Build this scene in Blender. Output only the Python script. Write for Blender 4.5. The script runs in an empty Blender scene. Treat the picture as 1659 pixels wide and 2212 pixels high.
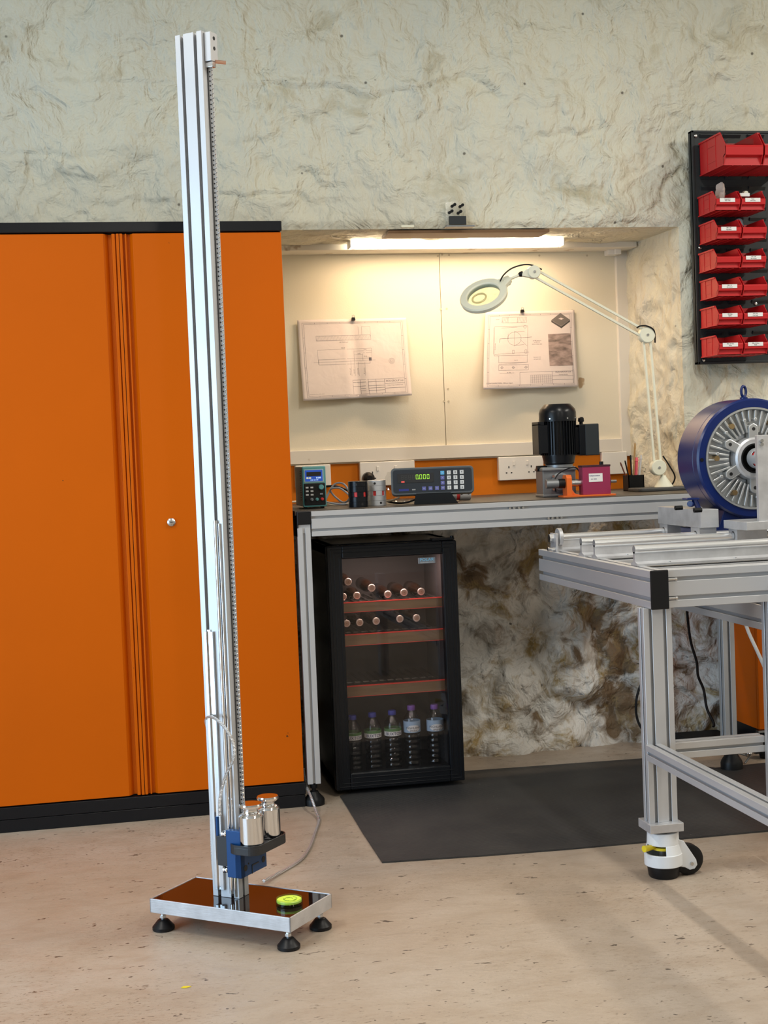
import bpy, math, random
from mathutils import Vector, Matrix, noise
random.seed(7)
PI = math.pi
SC = bpy.context.scene
COL = SC.collection
# ------------------------------------------------------------------ camera
YAW, PITCH, ROLL, FPX, CAMZ = 0.19474, 0.04191, 0.03919, 3050.0, 1.2
IW, IH = 1659.0, 2212.0
_f = Vector((math.sin(YAW)*math.cos(PITCH), math.cos(YAW)*math.cos(PITCH), -math.sin(PITCH)))
_r = Vector((math.cos(YAW), -math.sin(YAW), 0))
_u = _r.cross(_f)
_r2 = _r*math.cos(ROLL) - _u*math.sin(ROLL)
_u2 = _r*math.sin(ROLL) + _u*math.cos(ROLL)
CAMP = Vector((0, 0, CAMZ))
def at(px, py, axis, val):
    """measured photo point -> world point on the plane axis=val (used to survey positions)"""
    d = _f + _r2*((px-IW/2)/FPX) + _u2*((IH/2-py)/FPX)
    t = (val-CAMP[axis])/d[axis]
    return CAMP + d*t
def atY(px, py, Y): return at(px, py, 1, Y)
def atZ(px, py, Z): return at(px, py, 2, Z)
cam_d = bpy.data.cameras.new('camera'); cam = bpy.data.objects.new('camera', cam_d); COL.objects.link(cam)
cam_d.sensor_fit = 'VERTICAL'; cam_d.sensor_height = 24; cam_d.lens = FPX/IH*24
cam_d.clip_start = 0.05
m = Matrix((( _r2.x, _u2.x, -_f.x), (_r2.y, _u2.y, -_f.y), (_r2.z, _u2.z, -_f.z))).to_4x4()
m.translation = CAMP
cam.matrix_world = m
SC.camera = cam
# ------------------------------------------------------------------ world, lights, exposure
w = bpy.data.worlds.new('world'); SC.world = w; w.use_nodes = True
w.node_tree.nodes['Background'].inputs[0].default_value = (0.70, 0.80, 1.0, 1)
w.node_tree.nodes['Background'].inputs[1].default_value = 0.6
SC.view_settings.view_transform = 'Standard'; SC.view_settings.look = 'None'
SC.view_settings.gamma = 1; SC.view_settings.use_curve_mapping = False
SC.view_settings.exposure = 0.0
def area(name, loc, aim, sx, sy, power, color):
    l = bpy.data.lights.new(name, 'AREA'); l.shape = 'RECTANGLE'; l.size = sx; l.size_y = sy
    l.energy = power; l.color = color
    o = bpy.data.objects.new(name, l); COL.objects.link(o); o.location = loc
    o.rotation_euler = (Vector(aim)-Vector(loc)).to_track_quat('-Z', 'Y').to_euler()
    return o
# daylight through the open doorway in the left wall and the room's ceiling lamps
area('doorway_daylight', (-2.55, 2.1, 1.2), (0, 2.3, 1.1), 2.4, 2.35, 98, (0.52, 0.76, 1.0))
# ceiling fluorescent battens; the far right one is set to cast the floor shadow
for lx, ly, pw_ in ((-1.2, 2.6, 48), (1.6, 2.9, 38), (4.1, 2.9, 80), (0.3, -1.5, 44), (2.8, -1.0, 44)):
    area('ceiling_batten_light', (lx, ly, 3.27), (lx, ly, 0), 0.12, 1.5, pw_, (1.0, 0.94, 0.84))
# ------------------------------------------------------------------ mesh builder
class MB:
    def __init__(s): s.v = []; s.f = []; s.sm = []
    def add(s, vs, fs, smooth=False, M=None):
        b = len(s.v)
        s.v += [tuple(M @ Vector(v)) if M is not None else tuple(v) for v in vs]
        s.f += [tuple(b+i for i in f) for f in fs]; s.sm += [smooth]*len(fs)
        return s
    def box(s, a, b, M=None):
        x0, y0, z0 = [min(a[i], b[i]) for i in range(3)]; x1, y1, z1 = [max(a[i], b[i]) for i in range(3)]
        return s.add([(x0,y0,z0),(x1,y0,z0),(x1,y1,z0),(x0,y1,z0),(x0,y0,z1),(x1,y0,z1),(x1,y1,z1),(x0,y1,z1)],
              [(0,3,2,1),(4,5,6,7),(0,1,5,4),(1,2,6,5),(2,3,7,6),(3,0,4,7)], M=M)
    def cbox(s, c, d, M=None):
        return s.box([c[i]-d[i]/2 for i in range(3)], [c[i]+d[i]/2 for i in range(3)], M)
    def prism(s, poly, z0, z1, M=None, smooth=False):
        n = len(poly)
        vs = [(p[0], p[1], z0) for p in poly]+[(p[0], p[1], z1) for p in poly]
        s.add(vs, [(i, (i+1) % n, n+(i+1) % n, n+i) for i in range(n)], smooth, M)
        b = len(s.v)-2*n
        s.f += [tuple(b+i for i in reversed(range(n))), tuple(b+n+i for i in range(n))]; s.sm += [False, False]
        return s
    def lathe(s, prof, n=28, M=None, close=True, smooth=True):
        """prof: (r, z) list from bottom to top, around local z"""
        vs = []; fs = []
        for r, z in prof:
            for k in range(n):
                a = 2*PI*k/n; vs.append((r*math.cos(a), r*math.sin(a), z))
        for j in range(len(prof)-1):
            for k in range(n):
                fs.append((j*n+k, j*n+(k+1) % n, (j+1)*n+(k+1) % n, (j+1)*n+k))
        s.add(vs, fs, smooth, M)
        if close:
            b = len(s.v)-len(vs)
            s.f += [tuple(b+i for i in reversed(range(n))), tuple(b+(len(prof)-1)*n+i for i in range(n))]; s.sm += [False, False]
        return s
    def cyl(s, p0, p1, r, n=20, r1=None):
        p0 = Vector(p0); p1 = Vector(p1); d = p1-p0; L = d.length
        M = Matrix.Translation(p0) @ d.to_track_quat('Z', 'Y').to_matrix().to_4x4()
        r1 = r if r1 is None else r1
        n0 = len(s.f)
        s.lathe([(r, 0), (r1, L)], n, M)
        return s
    def tube(s, pts, r, n=8, closed=False):
        pts = [Vector(p) for p in pts]; m = len(pts); vs = []; fs = []
        nrm = None
        for i, p in enumerate(pts):
            a = pts[(i-1) % m] if (closed or i > 0) else p
            b = pts[(i+1) % m] if (closed or i < m-1) else p
            t = (b-a).normalized()
            if nrm is None:
                nrm = t.orthogonal().normalized()
            nrm = (nrm - t*nrm.dot(t))
            nrm = nrm.normalized() if nrm.length > 1e-6 else t.orthogonal().normalized()
            bi = t.cross(nrm)
            rr = r(i) if callable(r) else r
            for k in range(n):
                q = 2*PI*k/n; vs.append(p+nrm*math.cos(q)*rr+bi*math.sin(q)*rr)
        for i in range(m if closed else m-1):
            j = (i+1) % m
            for k in range(n): fs.append((i*n+k, i*n+(k+1) % n, j*n+(k+1) % n, j*n+k))
        b = len(s.v)
        s.add(vs, fs, True)
        if not closed:
            s.f += [tuple(b+i for i in reversed(range(n))), tuple(b+(m-1)*n+i for i in range(n))]; s.sm += [False]*2
        return s
    def mesh(s, name):
        me = bpy.data.meshes.new(name); me.from_pydata([tuple(v) for v in s.v], [], s.f)
        for p, q in zip(me.polygons, s.sm): p.use_smooth = q
        me.update()
        return me
def RZ(a): return Matrix.Rotation(a, 4, 'Z')
def RX(a): return Matrix.Rotation(a, 4, 'X')
def RY(a): return Matrix.Rotation(a, 4, 'Y')
def T(x, y=0, z=0): return Matrix.Translation((x, y, z) if not isinstance(x, (Vector, tuple)) else x)
def fixn(me):
    import bmesh
    bm = bmesh.new(); bm.from_mesh(me); bmesh.ops.recalc_face_normals(bm, faces=bm.faces); bm.to_mesh(me); bm.free()
def obj(name, mb, mat, parent=None, bev=0, seg=2, norm=True):
    me = mb.mesh(name) if isinstance(mb, MB) else mb
    if norm and isinstance(mb, MB):
        fixn(me)
        if any(mb.sm): me.set_sharp_from_angle(angle=math.radians(38))
    o = bpy.data.objects.new(name, me); COL.objects.link(o)
    me.materials.append(mat)
    if parent is not None: o.parent = parent
    if bev:
        bv = o.modifiers.new('bevel', 'BEVEL'); bv.width = bev; bv.segments = seg; bv.limit_method = 'ANGLE'; bv.angle_limit = math.radians(40)
    return o
def tag(o, label=None, cat=None, group=None, kind=None):
    if label: o['label'] = label
    if cat: o['category'] = cat
    if group: o['group'] = group
    if kind: o['kind'] = kind
    return o
def thing(name, label, cat, loc=(0, 0, 0), rotz=0, group=None):
    o = bpy.data.objects.new(name, None); COL.objects.link(o); o.empty_display_size = 0.05
    o.location = loc; o.rotation_euler = (0, 0, rotz)
    return tag(o, label, cat, group)
def struct(name, mb, mat, **k): return tag(obj(name, mb, mat, **k), kind='structure')
def kids(o): return [c for c in list(COL.objects) if c.parent is o]
def copy_tree(o, parent=None):
    c = o.copy(); COL.objects.link(c)
    if parent is not None: c.parent = parent
    for ch in kids(o): copy_tree(ch, c)
    return c
def text_mesh(s, size, depth=0.0003, align='CENTER', font_shear=0, squeeze=1.0):
    cu = bpy.data.curves.new('txt', 'FONT'); cu.body = s; cu.size = size; cu.extrude = depth
    cu.align_x = align; cu.align_y = 'CENTER'; cu.shear = font_shear
    cu.resolution_u = 3
    o = bpy.data.objects.new('txt', cu); COL.objects.link(o)
    bpy.context.view_layer.update()
    me = bpy.data.meshes.new_from_object(o.evaluated_get(bpy.context.evaluated_depsgraph_get()))
    bpy.data.objects.remove(o)
    if squeeze != 1.0:
        for v in me.vertices: v.co.x *= squeeze
    me.materials.clear()
    return me
UP = Matrix(((1,0,0,0),(0,0,-1,0),(0,1,0,0),(0,0,0,1)))   # text XY plane -> upright XZ plane facing -Y
def label_text(name, s, size, mat, parent, M, **k):
    me = text_mesh(s, size, **k); me.name = name
    me.transform(M @ UP)
    return obj(name, me, mat, parent)
# ------------------------------------------------------------------ materials
def mat(name, color=(.8,.8,.8), rough=.5, metal=0.0, **k):
    m = bpy.data.materials.new(name); m.use_nodes = True
    b = m.node_tree.nodes['Principled BSDF']
    b.inputs['Base Color'].default_value = (*color, 1); b.inputs['Roughness'].default_value = rough
    b.inputs['Metallic'].default_value = metal
    for q, v in k.items():
        q = q.replace('_', ' ')
        b.inputs[q].default_value = v
    return m
def NT(m): return m.node_tree.nodes, m.node_tree.links, m.node_tree.nodes['Principled BSDF']
def coords(m, sc=(1,1,1)):
    n, l, b = NT(m)
    g = n.new('ShaderNodeNewGeometry'); mp = n.new('ShaderNodeMapping'); mp.inputs['Scale'].default_value = sc
    l.new(g.outputs['Position'], mp.inputs['Vector']); return mp.outputs['Vector']
def ocoords(m, sc=(1,1,1)):
    n, l, b = NT(m)
    g = n.new('ShaderNodeTexCoord'); mp = n.new('ShaderNodeMapping'); mp.inputs['Scale'].default_value = sc
    l.new(g.outputs['Object'], mp.inputs['Vector']); return mp.outputs['Vector']
def tnoise(m, vec, scale, detail=4, rough=.5, dist=0):
    n, l, b = NT(m); t = n.new('ShaderNodeTexNoise'); t.inputs['Scale'].default_value = scale
    t.inputs['Detail'].default_value = detail; t.inputs['Roughness'].default_value = rough; t.inputs['Distortion'].default_value = dist
    l.new(vec, t.inputs['Vector']); return t
def ramp(m, fac, stops):
    n, l, b = NT(m); r = n.new('ShaderNodeValToRGB'); e = r.color_ramp.elements
    while len(e) < len(stops): e.new(0.5)
    for i, (p, c) in enumerate(stops):
        e[i].position = p; e[i].color = (*c, 1) if len(c) == 3 else c
    l.new(fac, r.inputs['Fac']); return r.outputs['Color']
def mixc(m, fac, a, b_, mode='MIX'):
    n, l, b = NT(m); x = n.new('ShaderNodeMix'); x.data_type = 'RGBA'; x.blend_type = mode
    for val, s in ((fac, 0), (a, 6), (b_, 7)):
        if isinstance(val, (int, float)): x.inputs[s].default_value = val
        elif isinstance(val, tuple): x.inputs[s].default_value = (*val, 1)
        else: l.new(val, x.inputs[s])
    return x.outputs[2]
def bump(m, h, strength=.3, dist=.01, prev=None):
    n, l, b = NT(m); x = n.new('ShaderNodeBump'); x.inputs['Strength'].default_value = strength; x.inputs['Distance'].default_value = dist
    l.new(h, x.inputs['Height'])
    if prev is not None: l.new(prev, x.inputs['Normal'])
    l.new(x.outputs['Normal'], b.inputs['Normal']); return x.outputs['Normal']
def math_(m, op, a, c=0.0, clamp=False):
    n, l, b = NT(m); x = n.new('ShaderNodeMath'); x.operation = op; x.use_clamp = clamp
    for i, v in enumerate((a, c)):
        if isinstance(v, (int, float)): x.inputs[i].default_value = v
        else: l.new(v, x.inputs[i])
    return x.outputs[0]
def speck(m, base, col, scale, lo, hi, vec=None, detail=3):
    v = vec or coords(m)
    return mixc(m, ramp(m, tnoise(m, v, scale, detail).outputs['Fac'], [(lo, (0,0,0)), (hi, (1,1,1))]), base, col)

def plaster(name, base, tint, dirt, dirt_lo, dirt_hi, crack_amt=.75, bump_s=.7, chip=None, strokes=.5):
    m = mat(name, base, .75)
    n, l, b = NT(m)
    v = coords(m)
    wn = tnoise(m, v, 2.2, 3, .6)
    warp = n.new('ShaderNodeVectorMath'); warp.operation = 'MULTIPLY_ADD'
    l.new(wn.outputs['Color'], warp.inputs[0]); warp.inputs[1].default_value = (.5, .5, .5); l.new(v, warp.inputs[2])
    wv = warp.outputs[0]
    # colour: soft patches
    c = mixc(m, ramp(m, tnoise(m, wv, 3.0, 5, .6).outputs['Fac'], [(.38, (0,0,0)), (.65, (1,1,1))]), base, tint)
    dm = ramp(m, tnoise(m, wv, 3.4, 8, .62, .1).outputs['Fac'], [(dirt_lo, (0,0,0)), (dirt_hi, (1,1,1))])
    c = mixc(m, dm, c, dirt)
    if chip:
        cm = ramp(m, tnoise(m, wv, 6.0, 9, .72, .1).outputs['Fac'], [(chip[1]-.03, (0,0,0)), (chip[1]+.10, (1,1,1))])
        c = mixc(m, cm, c, chip[0])
    # cracks and trowel creases
    vo = n.new('ShaderNodeTexVoronoi'); vo.feature = 'DISTANCE_TO_EDGE'; vo.inputs['Scale'].default_value = 3.1
    l.new(tnoise_warp(m, v, 5.5, .42), vo.inputs['Vector'])
    cr = ramp(m, vo.outputs['Distance'], [(0, (1,1,1)), (.010, (0,0,0))])
    msk = ramp(m, tnoise(m, v, 2.6, 3).outputs['Fac'], [(.56, (0,0,0)), (.66, (1,1,1))])
    crm = mixc(m, 1.0, cr, msk, 'MULTIPLY')
    c = mixc(m, math_(m, 'MULTIPLY', crm, crack_amt), c, tuple(q*.22 for q in dirt))
    # pin holes
    ph = n.new('ShaderNodeTexVoronoi'); ph.inputs['Scale'].default_value = 7.5; l.new(v, ph.inputs['Vector'])
    c = mixc(m, ramp(m, ph.outputs['Distance'], [(.030, (.8,.8,.8)), (.055, (0,0,0))]), c, (.06, .045, .03))
    l.new(c, b.inputs['Base Color'])
    # relief
    big = tnoise(m, wv, 5.5, 5, .5, .25)
    nn = bump(m, big.outputs['Fac'], bump_s, .07)
    st = tnoise(m, tnoise_warp(m, coords(m, (1, 1, .55)), 2.0, .5), 9, 3, .5, .7)
    nn = bump(m, st.outputs['Fac'], strokes, .030, nn)
    lump = tnoise(m, coords(m, (1, 1, .7)), 22, 4, .55, .2)
    nn = bump(m, lump.outputs['Fac'], .5, .018, nn)
    fine = tnoise(m, coords(m, (1, 1, .4)), 46, 5, .6, .3)
    nn = bump(m, fine.outputs['Fac'], .30, .006, nn)
    nn = bump(m, math_(m, 'SUBTRACT', 1.0, crm), crack_amt, .006, nn)
    return m
def tnoise_warp(m, v, scale, amt):
    n, l, b = NT(m)
    t = tnoise(m, v, scale, 4, .6)
    a = n.new('ShaderNodeVectorMath'); a.operation = 'MULTIPLY_ADD'
    l.new(t.outputs['Color'], a.inputs[0]); a.inputs[1].default_value = (amt,)*3; l.new(v, a.inputs[2])
    return a.outputs[0]
M_plaster = plaster('whitewashed stone', (.69, .67, .54), (.64, .635, .535), (.46, .42, .29), .57, .72, .10, .85, None, .7)
M_lowwall = plaster('damp flaking whitewash', (.76, .745, .70), (.60, .56, .50), (.19, .13, .075), .53, .60, .5, 1.0, ((.36, .26, .11), .53), .9)
M_reveal = plaster('cream painted reveal', (.66, .62, .48), (.58, .56, .48), (.36, .30, .2), .62, .75, .7, .7, None, .6)

def floor_mat():
    m = mat('worn beige floor', (.5, .4, .3), .34); n, l, b = NT(m); v = coords(m)
    c = mixc(m, ramp(m, tnoise(m, v, 1.4, 5, .6).outputs['Fac'], [(.35, (0,0,0)), (.65, (1,1,1))]), (.385, .30, .222), (.44, .37, .30))
    c = mixc(m, ramp(m, tnoise(m, coords(m, (1, 2.2, 1)), 7, 7, .7, .5).outputs['Fac'], [(.45, (0,0,0)), (.72, (.7,.7,.7))]), c, (.33, .25, .18))
    sp = tnoise(m, coords(m, (1, 3.0, 1)), 34, 5, .75, .3)
    spm = tnoise(m, v, 3.0, 3)
    s1 = ramp(m, sp.outputs['Fac'], [(.60, (0,0,0)), (.64, (1,1,1))])
    s2 = ramp(m, spm.outputs['Fac'], [(.45, (0,0,0)), (.62, (1,1,1))])
    c = mixc(m, mixc(m, 1.0, s1, s2, 'MULTIPLY'), c, (.12, .09, .06))
    fl1 = ramp(m, tnoise(m, coords(m, (1, 2.0, 1)), 15, 3, .8, .2).outputs['Fac'], [(.655, (0,0,0)), (.665, (1,1,1))])
    c = mixc(m, fl1, c, (.10, .075, .055))
    fl2 = ramp(m, tnoise(m, coords(m, (1, 2.6, 1)), 52, 4, .8, .4).outputs['Fac'], [(.56, (0,0,0)), (.64, (.8,.8,.8))])
    c = mixc(m, mixc(m, 1.0, fl2, ramp(m, tnoise(m, v, 2.1, 4).outputs['Fac'], [(.42, (0,0,0)), (.6, (1,1,1))]), 'MULTIPLY'), c, (.24, .175, .12))
    l.new(c, b.inputs['Base Color'])
    l.new(ramp(m, tnoise(m, v, 9, 6, .7).outputs['Fac'], [(.3, (.30,.30,.30)), (.7, (.52,.52,.52))]), b.inputs['Roughness'])
    nn = bump(m, tnoise(m, coords(m, (1, 2.0, 1)), 28, 7, .7, .4).outputs['Fac'], .22, .006)
    return m
M_floor = floor_mat()
def orange_mat(name, c0, r=.42):
    m = mat(name, c0, r); n, l, b = NT(m); v = coords(m)
    c = mixc(m, ramp(m, tnoise(m, v, 1.1, 4).outputs['Fac'], [(.3, (0,0,0)), (.7, (1,1,1))]), c0, tuple(q*.9 for q in c0))
    c = speck(m, c, (.12, .04, .01), 34, .775, .785, v, 2)
    b.inputs['Specular IOR Level'].default_value = .14
    l.new(c, b.inputs['Base Color'])
    bump(m, tnoise(m, v, 3.0, 3).outputs['Fac'], .10, .01)
    return m
M_orange = orange_mat('orange enamel', (.56, .105, .0002))
M_orange_wall = orange_mat('orange wall paint', (.70, .19, .01), .6)
M_alu = mat('anodised aluminium', (.53, .54, .555), .42, .45)
n_, l_, b_ = NT(M_alu)
l_.new(ramp(M_alu, tnoise(M_alu, coords(M_alu, (1,1,1)), 5, 3).outputs['Fac'], [(.3, (.38,)*3), (.7, (.46,)*3)]), b_.inputs['Roughness'])
M_alu_slot = mat('aluminium slot', (.50, .53, .56), .4, .85)
M_mill = mat('milled aluminium', (.62, .62, .61), .38, .55)
bump(M_mill, tnoise(M_mill, coords(M_mill, (1, 1, 9)), 40, 4).outputs['Fac'], .12, .002)
l2 = NT(M_mill); l2[1].new(mixc(M_mill, ramp(M_mill, tnoise(M_mill, coords(M_mill), 18, 5).outputs['Fac'], [(.35, (0,0,0)), (.7, (1,1,1))]), (.64,.65,.67), (.50,.505,.52)), l2[2].inputs['Base Color'])
M_chrome = mat('polished chrome', (.82, .82, .83), .08, 1.0)
M_rod = mat('ground steel rod', (.80, .82, .84), .26, .75)
M_steel = mat('zinc plated steel', (.62, .63, .64), .25, 1.0)
M_black = mat('black plastic', (.008, .008, .009), .40, Specular_IOR_Level=.25)
M_blackm = mat('matt black rubber', (.007, .008, .009), .62, Specular_IOR_Level=.2)
M_blackp = mat('black painted metal', (.006, .007, .009), .28, Specular_IOR_Level=.28)
M_char = mat('charcoal paint', (.022, .027, .030), .5, Specular_IOR_Level=.3)
M_white = mat('white plastic', (.80, .78, .74), .35)
M_cream = mat('cream painted lamp metal', (.76, .75, .60), .45)
M_red = mat('red bin plastic', (.52, .012, .016), .38)
bump(M_red, tnoise(M_red, coords(M_red), 9, 2).outputs['Fac'], .1, .004)
M_blue = mat('blue anodised', (.002, .050, .18), .36, .25)
M_dblue = mat('dark blue gloss paint', (.002, .014, .105), .28)
M_tray = mat('black nylon tray', (.018, .019, .022), .42)
M_paper = mat('plan paper', (.66, .585, .56), .8)
bump(M_paper, tnoise(M_paper, coords(M_paper), 14, 3, .5, .6).outputs['Fac'], .25, .01)
M_ink = mat('printed ink', (.13, .12, .14), .8)
M_photo = mat('printed photograph', (.3, .24, .22), .7)
_n, _l, _b = NT(M_photo); _l.new(ramp(M_photo, tnoise(M_photo, coords(M_photo, (1, 1, 3)), 26, 5).outputs['Fac'], [(.3, (.13,.10,.09)), (.7, (.42,.32,.29))]), _b.inputs['Base Color'])
M_plategrey = mat('printed grey', (.16, .14, .13), .8)
M_glass = mat('clear glass', (.98, 1, 1), .0, Transmission_Weight=1.0, IOR=1.45)
M_pane = mat('tinted door pane', (1, 1, 1), .0)
def pane_mat():
    m = bpy.data.materials.new('fridge door glass'); m.use_nodes = True; n = m.node_tree.nodes; l = m.node_tree.links
    n.clear(); o = n.new('ShaderNodeOutputMaterial'); mx = n.new('ShaderNodeMixShader'); t = n.new('ShaderNodeBsdfTransparent')
    g = n.new('ShaderNodeBsdfGlossy'); g.inputs['Roughness'].default_value = .01; f = n.new('ShaderNodeFresnel'); f.inputs[0].default_value = 1.55
    t.inputs[0].default_value = (.90, .88, .88, 1)
    gg = n.new('ShaderNodeNewGeometry'); k1 = n.new('ShaderNodeMath'); k1.operation = 'SUBTRACT'; k1.inputs[0].default_value = 1; l.new(gg.outputs['Backfacing'], k1.inputs[1])
    k2 = n.new('ShaderNodeMath'); k2.operation = 'MULTIPLY'; l.new(f.outputs[0], k2.inputs[0]); l.new(k1.outputs[0], k2.inputs[1])
    l.new(k2.outputs[0], mx.inputs[0]); l.new(t.outputs[0], mx.inputs[1]); l.new(g.outputs[0], mx.inputs[2]); l.new(mx.outputs[0], o.inputs[0]); return m
M_pane = pane_mat()
def clear_mat(name, tint, ior=1.45, rough=.02):
    m = bpy.data.materials.new(name); m.use_nodes = True; n = m.node_tree.nodes; l = m.node_tree.links
    n.clear(); o = n.new('ShaderNodeOutputMaterial'); mx = n.new('ShaderNodeMixShader'); t = n.new('ShaderNodeBsdfTransparent')
    g = n.new('ShaderNodeBsdfGlossy'); g.inputs['Roughness'].default_value = rough; f = n.new('ShaderNodeFresnel'); f.inputs[0].default_value = ior
    t.inputs[0].default_value = (*tint, 1)
    gg = n.new('ShaderNodeNewGeometry'); k1 = n.new('ShaderNodeMath'); k1.operation = 'SUBTRACT'; k1.inputs[0].default_value = 1; l.new(gg.outputs['Backfacing'], k1.inputs[1])
    k2 = n.new('ShaderNodeMath'); k2.operation = 'MULTIPLY'; l.new(f.outputs[0], k2.inputs[0]); l.new(k1.outputs[0], k2.inputs[1])
    l.new(k2.outputs[0], mx.inputs[0]); l.new(t.outputs[0], mx.inputs[1]); l.new(g.outputs[0], mx.inputs[2]); l.new(mx.outputs[0], o.inputs[0]); return m
M_pet = clear_mat('clear bottle plastic', (.84, .88, .90), 1.8, .06)
M_clear = clear_mat('clear film', (.86, .86, .84), 1.5, .12)
M_baseglass = mat('smoked black glass', (.010, .004, .003), .02, IOR=1.75)
M_lime = mat('lime wax', (.72, .95, .10), .35)
M_wood = mat('beech shelf', (.34, .19, .085), .5)
l3 = NT(M_wood); l3[1].new(ramp(M_wood, tnoise(M_wood, coords(M_wood, (1, 6, 12)), 8, 4).outputs['Fac'], [(.3, (.15,.09,.045)), (.7, (.20,.125,.065))]), l3[2].inputs['Base Color'])
M_dwood = mat('dark plank', (.16, .08, .03), .6)
M_bench = mat('dark bench surface', (.055, .045, .035), .45)
M_yellow = mat('yellow plastic', (.75, .60, .02), .4)
M_caster = mat('white cast caster', (.72, .75, .78), .35)
M_teal = mat('teal plastic', (.10, .32, .33), .4)
M_greypl = mat('cool grey plastic', (.18, .20, .22), .45)
M_cgrey = mat('cast grey metal', (.24, .25, .26), .4, .6)
M_cast = mat('cast aluminium', (.55, .57, .58), .38, .8)
M_magenta = mat('magenta anodised', (.36, .035, .10), .4, .3)
M_orpl = mat('orange painted bracket', (.75, .14, .015), .45)
M_redins = mat('red elastomer', (.60, .03, .03), .5)
M_brass = mat('brass bolt', (.45, .32, .16), .35, .9)
M_cable_g = mat('grey cable', (.25, .28, .33), .5)
M_cable_w = mat('cream cable', (.62, .56, .46), .5)
M_copper = mat('copper pin', (.75, .45, .32), .3, .9)
M_braid = mat('braided steel hose', (.62, .62, .62), .38, .7)
w_ = NT(M_braid); wv_ = w_[0].new('ShaderNodeTexWave'); wv_.inputs['Scale'].default_value = 90; wv_.bands_direction = 'Z'
w_[1].new(coords(M_braid), wv_.inputs['Vector']); bump(M_braid, wv_.outputs['Fac'], .8, .002)
def emis(name, col, s):
    m = mat(name, (0,0,0), .5); b = NT(m)[2]; b.inputs['Emission Color'].default_value = (*col, 1); b.inputs['Emission Strength'].default_value = s; return m
M_tube = emis('lit diffuser', (1.0, .82, .58), 16)
M_lcd_b = emis('blue screen glow', (.02, .10, .55), .7)
M_lcd_w = emis('screen digits', (.65, .85, 1.0), 1.4)
M_lcd_y = emis('screen yellow digits', (1.0, .9, .3), 1.4)
M_seg = emis('green digits', (.45, 1.0, .05), 1.8)
M_segoff = mat('unlit segments', (.05, .05, .045), .5)
M_redled = emis('red indicator', (1.0, .10, .08), .9)
M_board = mat('lining board', (.74, .69, .55), .7)
_n, _l, _b = NT(M_board)
bump(M_board, tnoise(M_board, coords(M_board, (1,1,1)), 160, 2).outputs['Fac'], .12, .003, bump(M_board, tnoise(M_board, coords(M_board), 2.5, 3).outputs['Fac'], .25, .03))
_l.new(speck(M_board, (.74, .69, .56), (.42, .30, .18), 9, .735, .76), _b.inputs['Base Color'])
M_frame = mat('white gloss woodwork', (.74, .70, .63), .4)
_n, _l, _b = NT(M_frame); _l.new(speck(M_frame, (.74, .70, .63), (.45, .36, .28), 14, .66, .72), _b.inputs['Base Color'])
def mat_rubber():
    m = mat('ribbed rubber matting', (.022, .022, .023), .55); n, l, b = NT(m); v = coords(m)
    wv = n.new('ShaderNodeTexWave'); wv.inputs['Scale'].default_value = 38; wv.bands_direction = 'Y'; l.new(v, wv.inputs['Vector'])
    nn = bump(m, wv.outputs['Fac'], .35, .003)
    c = mixc(m, ramp(m, tnoise(m, v, 4, 6, .7).outputs['Fac'], [(.4, (0,0,0)), (.75, (1,1,1))]), (.026, .026, .027), (.048, .046, .043))
    c = mixc(m, ramp(m, tnoise(m, v, 60, 2).outputs['Fac'], [(.79, (0,0,0)), (.80, (1,1,1))]), c, (.35, .32, .28))
    l.new(c, b.inputs['Base Color']); return m
M_mat = mat_rubber()
M_dark = mat('dark interior', (.006, .006, .007), .5)
M_keyw = mat('white key', (.55, .56, .56), .4)
M_keyb = mat('violet key', (.10, .11, .32), .4)
M_keyc = mat('cyan key', (.08, .35, .62), .4)
M_navy = mat('navy print', (.01, .02, .16), .5)
M_litebl = mat('light blue print', (.20, .55, .80), .5)
M_lblgreen = mat('green bottle label', (.10, .22, .08), .6)
M_lblblue = mat('pale blue bottle label', (.35, .48, .62), .5)
M_lblwhite = mat('white bottle label', (.78, .78, .76), .5)
M_capblue = mat('blue bottle cap', (.05, .06, .32), .45)
M_cappurp = mat('purple bottle cap', (.20, .08, .36), .45)
M_beer = mat('brown beer glass', (.016, .008, .005), .12)
M_crown = mat('gold crown cap', (.50, .32, .24), .35, .6)
M_crownring = mat('silver crown rim', (.72, .60, .52), .35, .6)
M_redglow = mat('painted red shelf glow', (.62, .05, .035), .3)  # pinkish glow along the shelf edges, painted as plain red
M_pinkish = mat('pink marker', (.75, .10, .14), .45)
M_brush = mat('wooden handle', (.42, .26, .10), .5)
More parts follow.
